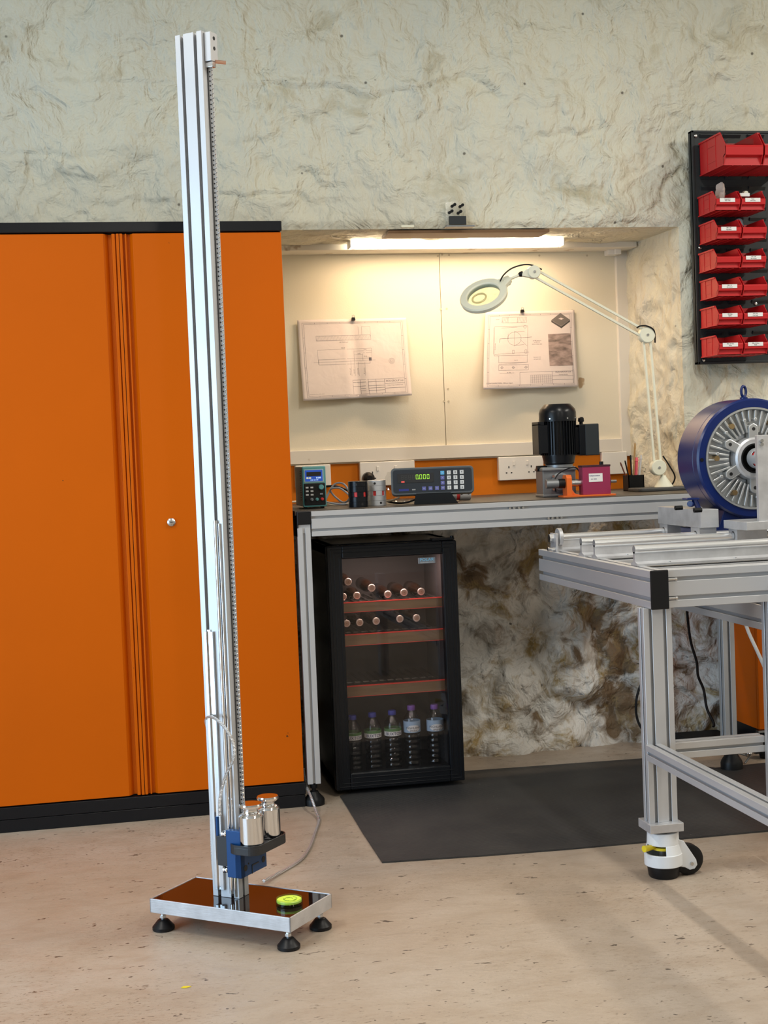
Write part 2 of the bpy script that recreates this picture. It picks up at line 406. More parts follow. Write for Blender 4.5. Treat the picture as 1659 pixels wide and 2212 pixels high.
# ------------------------------------------------------------------ room shell
def fn(p, s, o=4): return noise.fractal(Vector(p)*s, 0.9, 2.1, o)
OX0, OX1, OZ0, OZ1 = 0.58, 2.288, 0.985, 2.052         # niche opening
YW, YB = 5.30, 5.86
def lin(a, b, step):
    n = max(1, int(round(abs(b-a)/step))); return [a+(b-a)*i/n for i in range(n+1)]
def merge(*ls):
    out = []
    for L in ls:
        for q in L:
            if not out or q > out[-1]+1e-6: out.append(q)
    return out
xs = merge(lin(-2.6, -.5, .3), lin(-.5, OX0, .0125), lin(OX0, OX1, .0122), lin(OX1, 2.8, .0125), lin(2.8, 3.1, .05), lin(3.1, 5.2, .3))
zs = merge(lin(0, OZ0, .0145), lin(OZ0, OZ1, .02), lin(OZ1, 2.72, .0118), lin(2.72, 3.3, .1))
CREASE = []
for L_, A_c in (([(545,186),(600,178),(655,190),(700,182),(745,183),(790,212),(840,196),(910,192),(950,172),(1000,165),(1045,170),(1078,208)], .020),
        ([(478,418),(540,421),(600,417),(640,412),(665,432)], .018), ([(640,436),(720,430),(760,432)], .008), ([(380,172),(330,176),(290,168),(240,175)], .010), ([(540,300),(600,296),(622,290),(640,245),(670,262)], .008),
        ([(672,362),(700,395),(732,398)], .018), ([(835,306),(878,348)], .010), ([(640,155),(700,160),(750,150),(770,148)], .008),
        ([(1190,288),(1250,286),(1300,275)], .012), ([(1300,30),(1340,60),(1410,58)], .012), ([(1469,358),(1430,395),(1425,430),(1400,452)], .020), ([(1180,84),(1220,104),(1262,82),(1300,70)], .008),
        ([(900,205),(905,240),(895,260)], .012), ([(1090,230),(1150,235),(1180,225)], .006), ([(20,330),(90,322),(150,340),(215,330)], .010), ([(60,90),(130,96),(180,84)], .008), ([(240,440),(300,425),(360,436)], .010)):
    W3 = [atY(a, b, 5.30) for a, b in L_]
    for q0, q1 in zip(W3, W3[1:]): CREASE.append((q0.x, q0.z, q1.x, q1.z, A_c))
def crease(x, z):
    best = 9; r = 0; am = 0
    for x0, z0, x1, z1, A in CREASE:
        if z < min(z0, z1)-.1 or z > max(z0, z1)+.1 or x < min(x0, x1)-.1 or x > max(x0, x1)+.1: continue
        dx, dz = x1-x0, z1-z0; t_ = max(0, min(1, ((x-x0)*dx+(z-z0)*dz)/(dx*dx+dz*dz)))
        ex, ez = x-(x0+dx*t_), z-(z0+dz*t_); d = math.hypot(ex, ez)
        if d < best: best = d; r = 1 if ez > 0 else -1; am = A
    if best > .1: return 0
    return -am*.55*math.exp(-best/.045) if r > 0 else am*.8*math.exp(-best/.016)
def wall_y(x, z):
    low = max(0.0, min(1.0, (1.0-z)/.15))
    a = fn((x, 0, z), 1.3, 3)*.028 + fn((x+9, 2, z), 3.2, 5)*.024 + abs(fn((x+3, 5, z*.8), 7, 4))*.014 + fn((x+3, 1, z), 24, 2)*.0022
    if z > 1.9: a += crease(x+.006*fn((x, 4, z), 12, 2), z+.010*fn((x+2, 4, z), 10, 3))
    if low > 0:
        q = fn((x, 7, z), 3.2, 4); a += low*(abs(q)*.045-.012 + fn((x, 3, z), 9, 4)*.014)
        wx = x+.05*fn((x, 1, z), 4, 2); wz = z*1.35+.05*fn((x, 8, z), 4, 2)
        d_v = noise.voronoi(Vector((wx*4.6, .3, wz*4.6)))[0]; a += low*(.028*min(1, max(0, 1-(d_v[1]-d_v[0])*3.2))-.022*math.exp(-(d_v[0]*1.7)**2))
    # round the arris of the opening
    dx = max(OX0-x, 0, x-OX1); dz = max(OZ0-z, 0, z-OZ1); d = math.hypot(dx, dz)
    k = 1-math.exp(-(d/.05)**2)
    return YW + a*k*(.4+.6*min(1, d/.15)) + .018*math.exp(-(d/.018)**2)
mb = MB(); nx, nz = len(xs), len(zs)
mbl = MB()
mb.v = [(x, wall_y(x, z), z) for z in zs for x in xs]
for j in range(nz-1):
    for i in range(nx-1):
        cxm, czm = (xs[i]+xs[i+1])/2, (zs[j]+zs[j+1])/2
        if OX0 < cxm < OX1 and OZ0 < czm < OZ1: continue
        mb.f.append((j*nx+i, j*nx+i+1, (j+1)*nx+i+1, (j+1)*nx+i)); mb.sm.append(True)
wb = struct('wall_back', mb, M_plaster, norm=False)
wb.data.materials.append(M_lowwall)
for p in wb.data.polygons:
    if p.center.z < .99 and p.center.x > -2.7: p.material_index = 1
def patch(name, P, U, V, nu, nv, N, amp, m, fade=True):
    mb = MB(); P, U, V, N = map(Vector, (P, U, V, N))
    for j in range(nv+1):
        for i in range(nu+1):
            u, v = i/nu, j/nv; p = P+U*u+V*v
            k = min(1, min(u, 1-u, v, 1-v)*9) if fade else 1
            mb.v.append(tuple(p+N*amp*k*(fn(p, 3.5, 4)+.5*fn(p, 14, 3))))
    for j in range(nv):
        for i in range(nu):
            a = j*(nu+1)+i; mb.f.append((a, a+1, a+nu+2, a+nu+1)); mb.sm.append(True)
    return struct(name, mb, m)
ys = YW+.018
patch('wall_niche_right', (OX1, ys, OZ0), (-.025, YB-ys, 0), (0, 0, OZ1-OZ0), 40, 70, (-1, 0, 0), .030, M_reveal)
patch('wall_niche_left', (OX0, ys, OZ0), (0, YB-ys, 0), (0, 0, OZ1-OZ0), 20, 30, (1, 0, 0), .012, M_reveal)
patch('wall_niche_top', (OX0, ys, OZ1), (OX1-OX0, 0, 0), (0, YB-ys, 0), 80, 26, (0, 0, -1), .014, M_reveal)
struct('wall_niche_sill', MB().box((OX0, ys, OZ0-.02), (OX1, YB, OZ0+.018)), M_bench)
# niche back: boards above, orange upstand below
BX0, BX1 = OX0, 2.262
struct('wall_niche_upstand', MB().box((BX0, YB-.004, OZ0), (BX1+.01, YB+.03, 1.16)), M_orange_wall)
seam = atY(955, 760, YB).x
mb = MB().box((BX0, YB-.010, 1.16), (seam-.0012, YB+.02, 2.06)).box((seam+.0012, YB-.010, 1.16), (BX1, YB+.02, 2.06))
struct('wall_niche_lining', mb, M_board, bev=.001)
struct('trim_1', MB().box((BX0, YB-.026, atY(640, 1003, YB).z), (BX1, YB-.008, atY(640, 974, YB).z)), M_frame, bev=.002)
xr = atY(1330, 700, YB).x; xr2 = atY(1346, 700, YB).x
struct('trim_2', MB().box((xr, YB-.03, atY(1350, 985, YB).z), (xr2+.02, YB-.006, 2.05)), M_frame, bev=.002)
struct('trim_3', MB().box((BX0, YB-.05, atY(900, 545, YB-.05).z), (BX1, YB-.004, 2.055)).box((BX0, YB-.16, 2.03), (BX1, YB-.05, 2.056)), M_frame, bev=.002)
# screw heads beside the seam
for i, (px, py) in enumerate(((880, 400),)): pass
mb = MB()
for px, py in ((952, 668), (965, 667), (959, 867), (969, 867), (955, 550), (946, 553), (970, 551), (968, 840), (612, 548), (1268, 552), (1165, 552)):
    p = atY(px, py, YB-.010); mb.cyl(p, p-Vector((0, .0015, 0)), .0045, 10)
obj('wall_screw_heads', mb, mat('filled screw head', (.5, .44, .33), .6), bpy.data.objects['wall_niche_lining'])
# floor, other walls, ceiling
mb = MB().box((-2.6, -4.0, -.05), (5.2, 5.36, 0)); struct('floor', mb, M_floor)
mb = MB().box((-2.7, -4.0, 3.3), (5.3, 5.4, 3.4)); struct('ceiling', mb, mat('painted ceiling', (.62, .61, .56), .8))
M_side = mat('side wall paint', (.56, .55, .50), .8)
mb = MB().box((-2.7, -4, 0), (-2.6, .9, 3.3)).box((-2.7, 3.3, 0), (-2.6, 5.4, 3.3)).box((-2.7, .9, 2.4), (-2.6, 3.3, 3.3)); struct('wall_left', mb, M_side)
struct('wall_right', MB().box((5.2, -4, 0), (5.3, 5.4, 3.3)), M_side)
struct('wall_front', MB().box((-2.7, -4.1, 0), (5.3, -4, 3.3)), M_side)
# ------------------------------------------------------------------ extrusion profile
def prof_poly(w, h, nsx, nsy, g=.0085, d=.012):
    """closed outline of a slotted extrusion, w along x, h along y, nsx slots on the x-faces"""
    pts = []
    def side(p0, p1, n, inward):
        L = (Vector(p1)-Vector(p0)).length; u = (Vector(p1)-Vector(p0))/L; pts.append(tuple(p0))
        for k in range(n):
            c = L*(k+.5)/n
            a = Vector(p0)+u*(c-g/2); b = Vector(p0)+u*(c+g/2); i = Vector(inward)
            pts.extend([tuple(a), tuple(a+i*.0022), tuple(a+i*.0022-u*.004), tuple(a+i*d-u*.004), tuple(b+i*d+u*.004), tuple(b+i*.0022+u*.004), tuple(b+i*.0022), tuple(b)])
    x, y = w/2, h/2
    side((-x, -y), (x, -y), nsx, (0, 1)); side((x, -y), (x, y), nsy, (-1, 0))
    side((x, y), (-x, y), nsx, (0, -1)); side((-x, y), (-x, -y), nsy, (1, 0))
    return pts
def beam(p0, p1, w, h, nsw, nsh, g=.0085, d=.012, roll=None):
    """bar from p0 to p1; w = horizontal (or local x) width, h = other width; p are centre-line ends"""
    p0, p1 = Vector(p0), Vector(p1); D = (p1-p0); L = D.length; z = D.normalized()
    up = Vector((0, 0, 1)) if abs(z.z) < .9 else Vector((0, 1, 0))
    x = up.cross(z).normalized(); y = z.cross(x)
    M = Matrix(((x.x, y.x, z.x, p0.x), (x.y, y.y, z.y, p0.y), (x.z, y.z, z.z, p0.z), (0, 0, 0, 1)))
    return MB().prism(prof_poly(w, h, nsw, nsh, g, d), 0, L, M)
def foot(mbp, mbs, c, h, r=.033):
    """levelling foot: pad + stem"""
    mbp.lathe([(r, 0), (r, h*.22), (r*.92, h*.3), (r*.5, h*.52), (r*.42, h*.6), (r*.2, h*.6)], 24, T(*c))
    mbs.lathe([(r*.2, h*.55), (r*.2, h*.75), (r*.33, h*.75), (r*.33, h*.92), (r*.2, h*.92), (r*.2, h)], 10, T(*c), smooth=False)
# ------------------------------------------------------------------ orange cupboard
YC = 4.76
t = thing('storage_cupboard', 'tall orange double door metal cupboard with black top rail at left', 'cupboard', (-.2, YC, 0))
lx = lambda x: x+.2
XR = .624
xl, xrr = -1.00, XR
zt, zdt, zdb = 1.993, 1.955, .088
obj('body', MB().box((lx(xl), .03, .02), (lx(xrr), .49, zt-.02)), M_blackp, t)
mb = MB().box((lx(xl)-.004, -.004, zdt+.004), (lx(xrr)+.002, .495, zt)); obj('top_rail', mb, M_blackp, t, bev=.003)
mb = MB().box((lx(xl), .0, .0), (lx(xrr)+.002, .49, .042)).box((lx(xl), -.004, .044), (lx(xrr)+.004, .49, zdb-.004)); obj('plinth', mb, M_blackp, t, bev=.002)
xs0 = .086            # meeting line of the doors
def cupdoor(x0, x1, hinge_left):
    mb = MB()
    if hinge_left:   # profile in plan (x, y) : flat face, then a finger recess and return at the meeting side
        poly = [(x0, 0), (x1-.052, 0), (x1-.046, .006), (x1-.036, .022), (x1-.026, .022), (x1-.024, .002), (x1-.014, .002), (x1-.013, .010), (x1-.011, .010), (x1-.010, 0), (x1-.001, 0), (x1-.001, .030), (x0, .030)]
    else:
        poly = [(x0+.001, 0), (x0+.010, 0), (x0+.012, .012), (x0+.018, .012), (x0+.019, .002), (x0+.023, .002), (x0+.026, .016), (x0+.034, .016), (x0+.044, .000), (x1, 0), (x1, .030), (x0+.001, .030)]
    return mb.prism([(lx(p[0]), p[1]) for p in poly], zdb, zdt)
d1 = obj('door', cupdoor(xl, xs0, True), M_orange, t, bev=.0012)
d2 = obj('door', cupdoor(xs0, xrr-.001, False), M_orange, t, bev=.0012)
p = atY(370, 1128, YC); lk = MB(); M = T(lx(p.x), 0, p.z) @ RX(PI/2)
lk.lathe([(.0135, 0), (.0135, .004), (.0105, .006), (.0105, .010), (.009, .011)], 24, M)
lock = obj('lock', lk, M_steel, d2)
obj('keyway', MB().cbox((lx(p.x), -.0115, p.z), (.008, .001, .0022)), M_dark, lock)
# ------------------------------------------------------------------ bench
zbt = 1.010; zbb = .925
BL, BR = .628, 2.30
t = thing('work_bench', 'long aluminium profile workbench with dark top running under the niche', 'workbench', (BL, YC, 0))
L = lambda x, y, z: (x-BL, y-YC, z)
xa = atY(673, 1130, YC).x
obj('worktop', MB().box(L(BL+.004, YC+.012, zbt-.012), L(BR, 5.275, zbt+.003)), M_bench, t)
obj('rail', beam(L(xa, YC+.0225, (zbt+zbb)/2), L(BR, YC+.0225, (zbt+zbb)/2), .045, .086, 1, 2), M_alu, t, bev=.0007, seg=1)
sr = obj('rail', beam(L(xa-.026, YC+.006, (zbt+zbb)/2), L(xa-.026, 5.27, (zbt+zbb)/2), .045, .086, 1, 2), M_alu, t, bev=.0007, seg=1)
obj('end_cap', MB().cbox(L(xa-.026, YC+.002, zbt-.021), (.048, .010, .046)), M_black, t, bev=.003)
obj('end_cap', MB().box(L(xa-.05, YC+.0, zbb), L(xa-.0455, YC+.05, zbt)), M_black, t, bev=.002)
for px in (1115, 1198):
    k = atY(px, 1106 if px == 1115 else 1119, YC)
    zz = zbt-.0215 if px == 1115 else zbb+.0215
    mb = MB()
    for q in (-.022, -.008, .010, .026): mb.cyl(L(k.x+q, YC-.0005, zz), L(k.x+q, YC+.006, zz), .0042, 10)
    obj('slot_screw', mb, M_steel, t)
lfeet = []
for lxx, w1, yy in ((xa-.027, .045, YC+.0225), (2.182, .045, 4.735+.0225), (xa-.027, .045, 5.24)):
    h0 = .075 if lxx < 1 else .115
    top = zbb if lxx > 1 else zbb+.03
    lg = obj('leg', beam(L(lxx, yy, h0), L(lxx, yy, top), w1, .045, 1, 1), M_alu, t, bev=.0007, seg=1)
    mp, ms = MB(), MB(); foot(mp, ms, L(lxx+(.008 if lxx > 1 else 0), yy, 0), h0+.002, .040 if lxx > 1 else .036)
    obj('foot_pad', mp, M_black, lg); obj('foot_stem', ms, M_black, lg)
# ------------------------------------------------------------------ rubber mat
pts = [(735, 1722), (770, 1778), (783, 1800), (826, 1865), (1050, 1850), (1230, 1836), (1659, 1797)]
P = [atZ(*q, 0) for q in pts] + [Vector((2.9, 3.86, 0)), Vector((2.9, 4.93, 0))] + [atZ(*q, 0) for q in ((1659, 1650), (1546, 1661.5), (1390, 1641), (1010, 1668), (860, 1680))]
mb = MB().prism([(q.x, q.y) for q in P], .001, .0055)
tag(obj('rubber_mat', mb, M_mat), 'black ribbed rubber mat lying on the floor below the bench', 'mat')
# ------------------------------------------------------------------ drop tester stand
BZ = .085
e1 = Vector((.777, -.629, 0)).normalized(); e2 = Vector((.629, .777, 0)).normalized()
ang = math.atan2(e1.y, e1.x)
C0 = atZ(323, 1941, BZ)                                  # left corner of base
Lb, Wb = .421, .202
t = thing('drop_test_stand', 'tall slotted aluminium column on a four footed dark glass base', 'test rig', (C0.x, C0.y, 0), ang)
# local: x along e1, y along e2
fh = .036
mb = MB().box((0, 0, BZ-fh), (Lb, .004, BZ)).box((0, Wb-.004, BZ-fh), (Lb, Wb, BZ)).box((0, 0, BZ-fh), (.004, Wb, BZ)).box((Lb-.004, 0, BZ-fh), (Lb, Wb, BZ)).box((.002, .002, BZ-fh), (Lb-.002, Wb-.002, BZ-.010))
obj('base_frame', mb, M_mill, t, bev=.0008)
obj('base_glass', MB().box((.004, .004, BZ-.010), (Lb-.004, Wb-.004, BZ-.0015)), M_baseglass, t)
for fx, fy in ((.022, .024), (Lb-.022, .024), (Lb-.022, Wb-.024), (.022, Wb-.024)):
    mp, ms = MB(), MB(); c = (fx, fy, 0)
    mp.lathe([(.026, 0), (.0285, .002), (.0285, .009), (.024, .014), (.014, .026), (.011, .0275), (.006, .0275)], 26, T(*c))
    ft = obj('foot', mp, M_black, t)
    ms.lathe([(.005, .026), (.0055, .031), (.0085, .031), (.0085, .038), (.006, .038), (.006, .044), (.010, .044), (.010, BZ-fh)], 6, T(*c), smooth=False)
    obj('stem', ms, M_steel, ft)
# column
fc = atZ(517, 1941, BZ); rel = fc-Vector((C0.x, C0.y, BZ)); fx, fy = rel.dot(e1), rel.dot(e2)
cw, cd = .080, .045
ZT = 2.262
mcol = Matrix.Translation((fx-cw/2, fy+cd/2, BZ-.001))
mb = MB().prism(prof_poly(cw, cd, 2, 1, .0088, .012), 0, ZT-BZ, mcol)
col = obj('column', mb, M_alu, t, bev=.0006, seg=1)
# ratchet strip on the +x face
xf = fx; ym = fy+cd/2
mb = MB(); z0, z1 = .25, 2.205; pitch = .0115; n = int((z1-z0)/pitch)
prof = [(0, z0)]
for k in range(n):
    a = z0+k*pitch; prof += [(.0095, a), (.0095, a+.006), (.0125, a+.0075), (.0125, a+.0088), (.0095, a+.0105)]
prof += [(.0095, z1), (0, z1)]
Ms = T(xf-.004, ym+.001, 0) @ RX(PI/2)
strip = MB().prism([(q[0]+.004, q[1]) for q in prof], -.0012, .0022, Ms)
st_ = obj('ratchet_strip', strip, M_steel, t)
hm = MB()
for k in range(n):
    a = z0+k*pitch+.004; hm.cyl((xf+.0055, ym-.0002-.0012, a), (xf+.0055, ym-.0018, a), .0021, 8)
tag(obj('strip_holes', hm, M_dark, st_), kind='stuff')
# top block with two holes and copper pin
tb = MB().box((xf+.0006, fy+.010, ZT-.075), (xf+.019, fy+cd-.004, ZT-.004)); tbo = obj('top_stop', tb, M_alu, t, bev=.001)
hb = MB()
for zz in (ZT-.018, ZT-.043): hb.cyl((xf+.0190, fy+.026, zz), (xf+.0196, fy+.026, zz), .0048, 14)
obj('screw_hole', hb, M_dark, tbo)
obj('clip', MB().box((xf-.001, fy+.012, ZT-.090), (xf+.021, fy+.028, ZT-.078)), M_steel, tbo, bev=.001)
obj('pin', MB().cyl((xf+.018, fy+.030, ZT-.074), (xf+.040, fy+.044, ZT-.077), .0045, 12), M_copper, tbo)
# front guides (on the -y face)
yr = fy
zr = 1.0
def zcol(px, py):                                        # height of a photo point on the front face
    q = Vector((C0.x, C0.y, 0))+e1*(fx-cw/2)+e2*fy
    d = _f+_r2*((px-IW/2)/FPX)+_u2*((IH/2-py)/FPX); n = e2
    s = (q-CAMP).dot(n)/d.dot(n); return (CAMP+d*s).z, ((CAMP+d*s)-Vector((C0.x, C0.y, 0))).dot(e1)
z_rod, x_rod0 = zcol(476, 1124)
z_rl, x_rl = zcol(465, 1364)
z_rb, _ = zcol(490, 1922)
gx = fx-cw
s2 = gx+cw*.75
obj('guide_rod', MB().cyl((s2+.001, yr-.0045, BZ+.012), (s2+.001, yr-.0045, z_rod), .0052, 18), M_chrome, t)
obj('guide_rod', MB().cyl((s2+.011, yr-.003, BZ+.003), (s2+.011, yr-.003, z_rod-.008), .0030, 14), M_chrome, t)
g1 = gx+cw*.25-.008
obj('guide_rail', MB().box((g1, yr-.008, z_rb), (g1+.0085, yr, z_rl)).box((g1+.0175, yr-.008, z_rb), (g1+.0275, yr, z_rl)), M_steel, t, bev=.0006)
obj('guide_strip', MB().box((g1+.0085, yr-.0035, z_rb), (g1+.0175, yr-.0005, z_rl+.004)), M_chrome, t)
# carriage
zc0, _ = zcol(492, 1886); zc1, _ = zcol(492, 1786)
cz0, cz1 = zc0, zc1
cg = obj('carriage', MB().box((fx-.012, fy-.030, cz0), (fx+.030, fy-.012, cz1)).box((fx+.012, fy-.030, cz0), (fx+.030, fy+.088, cz0+.064)), M_blue, t, bev=.0012)
for yy in (fy-.010, fy+.073): obj('bore', MB().cyl((fx+.0299, yy, cz0+.022), (fx+.0306, yy, cz0+.022), .0082, 18), M_dark, cg)
obj('pin_hole', MB().cyl((fx+.0299, fy+.004, cz0+.030), (fx+.0306, fy+.004, cz0+.030), .0025, 10), M_dark, cg)
obj('cable_slot', MB().box((fx+.0298, fy+.018, cz0+.020), (fx+.0312, fy+.050, cz0+.023)).box((fx+.0298, fy+.018, cz0+.0), (fx+.0312, fy+.020, cz0+.023)), M_tray, cg)
obj('carriage_block', MB().box((fx-.044, fy-.026, cz0+.026), (fx-.012, fy-.009, cz1-.018)), M_tray, t, bev=.001)
for zz in (cz0+.016, cz1-.012):
    kb = MB(); M = T(fx-.014, fy-.022, zz) @ RY(-PI/2)
    kb.lathe([(.006, 0), (.0075, .002), (.0075, .005), (.005, .006), (.0085, .008), (.0085, .012), (.006, .013)], 18, M)
    obj('roller', kb, M_chrome, t)
obj('cable_sleeve', MB().cyl((fx-.043, fy-.020, cz1-.020), (fx-.043, fy-.020, cz1+.030), .0046, 14), M_blue, t)
# tray: rounded slab along y on the +x face
tz0 = cz0+.064; tz1 = tz0+.024
def stadium(x0, x1, y0, y1, r, n=8):
    pts = []
    for cx_, cy_, a0 in ((x1-r, y0+r, -PI/2), (x1-r, y1-r, 0), (x0+r, y1-r, PI/2), (x0+r, y0+r, PI)):
        for k in range(n+1):
            a = a0+PI/2*k/n; pts.append((cx_+r*math.cos(a), cy_+r*math.sin(a)))
    return pts
ty0, ty1 = fy-.044, fy+.116
tx0, tx1 = fx-.004, fx+.086
obj('tray', MB().prism(stadium(tx0, tx1, ty0, ty1, .030), tz0, tz1-.006), M_tray, t, bev=.001)
rim = MB(); po = stadium(tx0, tx1, ty0, ty1, .030); pi_ = stadium(tx0+.003, tx1-.003, ty0+.003, ty1-.003, .027); n = len(po)
vs = [(a, b, tz1-.006) for a, b in po]+[(a, b, tz1) for a, b in po]+[(a, b, tz1) for a, b in pi_]+[(a, b, tz1-.006) for a, b in pi_]
fs = []
for k in range(n):
    q = (k+1) % n
    for s in range(3): fs.append((s*n+k, s*n+q, (s+1)*n+q, (s+1)*n+k))
rim.add(vs, fs); obj('tray_rim', rim, M_tray, t)
# hose attached to the carriage, looping over and down behind the column
def P3(px, py, dy):                                       # point at offset dy along e2 from the front face
    q = Vector((C0.x, C0.y, 0))+e2*(fy+dy)
    d = _f+_r2*((px-IW/2)/FPX)+_u2*((IH/2-py)/FPX)
    s = (q-CAMP).dot(e2)/d.dot(e2); w3 = CAMP+d*s
    r3 = w3-Vector((C0.x, C0.y, 0)); return Vector((r3.dot(e1), r3.dot(e2), w3.z))
def smooth(pts, k=10):
    out = []; pts = [Vector(p) for p in pts]; n = len(pts)
    for i in range(n-1):
        p0 = pts[max(i-1, 0)]; p1 = pts[i]; p2 = pts[i+1]; p3 = pts[min(i+2, n-1)]
        for j in range(k):
            s = j/k
            out.append(.5*((2*p1)+(p2-p0)*s+(2*p0-5*p1+4*p2-p3)*s*s+(3*p1-p0-3*p2+p3)*s**3))
    out.append(pts[-1]); return out
hose = [P3(475, 1762, -.020), P3(476, 1720, -.022), P3(488, 1675, -.028), P3(504, 1640, -.035), P3(505, 1610, -.04), P3(492, 1580, -.04), P3(470, 1556, -.03), P3(453, 1548, -.012), P3(445, 1556, .01), P3(448, 1575, .035), P3(452, 1620, .05), P3(455, 1700, .052), P3(456, 1780, .052), P3(459, 1860, .052), P3(463, 1898, .052)]
obj('braided_hose', MB().tube(smooth(hose, 10), .0040, 8), M_braid, t)
# weights on the tray
def weight(label, ly, hgt, r):
    c = Vector((C0.x, C0.y, 0))+e1*(fx+.050)+e2*(ly)
    w_o = thing('calibration_weight', label, 'weight', (c.x, c.y, tz1-.006), ang, 'steel weights on the black tray')
    mb = MB(); R_ = r
    mb.lathe([(R_-.002, 0), (R_, .002), (R_, hgt*.70), (R_-.004, hgt*.745), (R_*.66, hgt*.785)], 40)
    obj('body', mb, M_chrome, w_o)
    kb = MB(); kb.lathe([(R_*.66, hgt*.785), (R_*.60, hgt*.82), (R_*.62, hgt*.86), (R_*.90, hgt*.92), (R_*.94, hgt*.965), (R_*.88, hgt), (R_*.5, hgt*1.002)], 40)
    obj('knob', kb, M_chrome, w_o)
weight('polished steel cylinder weight at the near end of the black tray', fy-.006, .106, .0315)
weight('polished steel cylinder weight at the far end of the black tray', fy+.074, .106, .0300)
# petri dish of lime wax
c = atZ(625, 1953, BZ)
d_ = thing('glass_dish', 'small clear round dish of lime green material on the dark glass base', 'dish', (c.x, c.y, BZ-.0015))
obj('dish', MB().lathe([(.0005, 0), (.033, 0), (.0335, .001), (.0335, .018), (.0318, .018), (.0318, .017), (.0318, .017), (.0318, .002), (.0005, .002)], 40, close=False), M_pet, d_)
obj('filling', MB().lathe([(.0005, .0085), (.0316, .0085), (.0316, .013), (.030, .0145), (.0005, .0145)], 40, close=False), M_lime, d_)
mb = MB()
for k in range(5):
    a = k*1.3; mb.tube([(math.cos(a+q*.4)*.022*(.4+.12*k), math.sin(a+q*.4)*.022*(.4+.12*k), .0149) for q in range(6)], .0007, 5)
obj('scratches', mb, mat('olive scratches', (.25, .36, .03), .5), d_)
# floor cable from the stand to behind the cupboard
pp = [atZ(570, 1903, .012), atZ(610, 1882, .006), atZ(648, 1858, .006), atZ(668, 1832, .006), atZ(680, 1800, .006), atZ(689, 1773, .006), atZ(682, 1750, .02), atZ(672, 1722, .05), atY(660, 1692, 4.80), atY(655, 1660, 4.84)]
tag(obj('steel_hose', MB().tube(smooth(pp, 8), .0048, 8), M_braid), 'thin steel braided hose running across the floor behind the column', 'hose')
# ------------------------------------------------------------------ mobile frame (table at right)
YF = 3.60; zt0, zt1 = .748, .852
tx = 1.437
t = thing('rail_test_table', 'aluminium profile table on a caster with four round rails on top', 'table', (1.46, 3.64, 0))
L = lambda x, y, z: (x-1.46, y-3.64, z)
zc = (zt0+zt1)/2
obj('rail', beam(L(tx+.0245, YF, zc), L(tx+.0245, 4.60, zc), .049, .104, 1, 2, .011, .014), M_alu, t, bev=.001, seg=1)
obj('end_cap', MB().cbox(L(tx+.0245, YF-.003, zc), (.052, .008, .107)), M_black, t, bev=.003)
obj('rail', beam(L(tx+.05, YF+.030, zc), L(2.75, YF+.030, zc), .049, .104, 1, 2, .011, .014), M_alu, t, bev=.001, seg=1)
obj('rail', beam(L(tx+.05, 4.575, zc), L(2.75, 4.575, zc), .049, .104, 1, 2, .011, .014), M_alu, t, bev=.001, seg=1)
for k, yy in enumerate((3.80, 4.10, 4.30)):
    obj('rail', beam(L(tx+.05, yy+.0, zt1-.030), L(2.75, yy+.0, zt1-.030), .09, .049, 2, 1, .011, .014), M_alu, t, bev=.001, seg=1)
for k in (zt1-.026, zt0+.026):
    mb = MB(); q = tx+.053
    mb.cyl(L(q, YF+.007, k), L(q+.020, YF+.007, k), .0042, 10).cyl(L(q+.020, YF+.007, k), L(q+.026, YF+.007, k), .0052, 8)
    obj('slot_bolt', mb, M_steel, t)
xb = 1.835
obj('rail', beam(L(xb+.0245, 3.68, .70), L(xb+.0245, 4.60, .70), .049, .104, 1, 2, .011, .014), M_alu, t, bev=.001, seg=1)
for gx_ in (1.463, 1.829):
    lg = obj('leg', beam(L(gx_, 3.643, .157), L(gx_, 3.643, zt0), .082, .042, 2, 1), M_alu, t, bev=.0007, seg=1)
    fp = obj('foot_plate', MB().box(L(gx_-.048, 3.600, .133), L(gx_+.049, 3.690, .157)), M_mill, lg, bev=.0015)
obj('stretcher', beam(L(1.440, 3.622, .354), L(1.440, 2.30, .354), .045, .042, 1, 1), M_alu, t, bev=.0007, seg=1)
obj('stretcher', beam(L(1.503, 3.69, .340), L(1.79, 3.69, .340), .045, .045, 1, 1), M_alu, t, bev=.0007, seg=1)
lg = obj('leg', beam(L(1.440, 2.25, .0), L(1.440, 2.25, .55), .045, .082, 1, 2), M_alu, t, bev=.0007, seg=1)
obj('rail', beam(L(1.86, YF+.004, zc), L(1.86, 2.0, zc), .049, .104, 1, 2, .011, .014), M_alu, t, bev=.001, seg=1)  # unseen near rail, added for the shadow band on the floor
obj('leg', beam(L(1.86, 2.04, 0), L(1.86, 2.04, zt0), .082, .042, 2, 1), M_alu, t, bev=.0007, seg=1)  # unseen leg, added to carry that rail
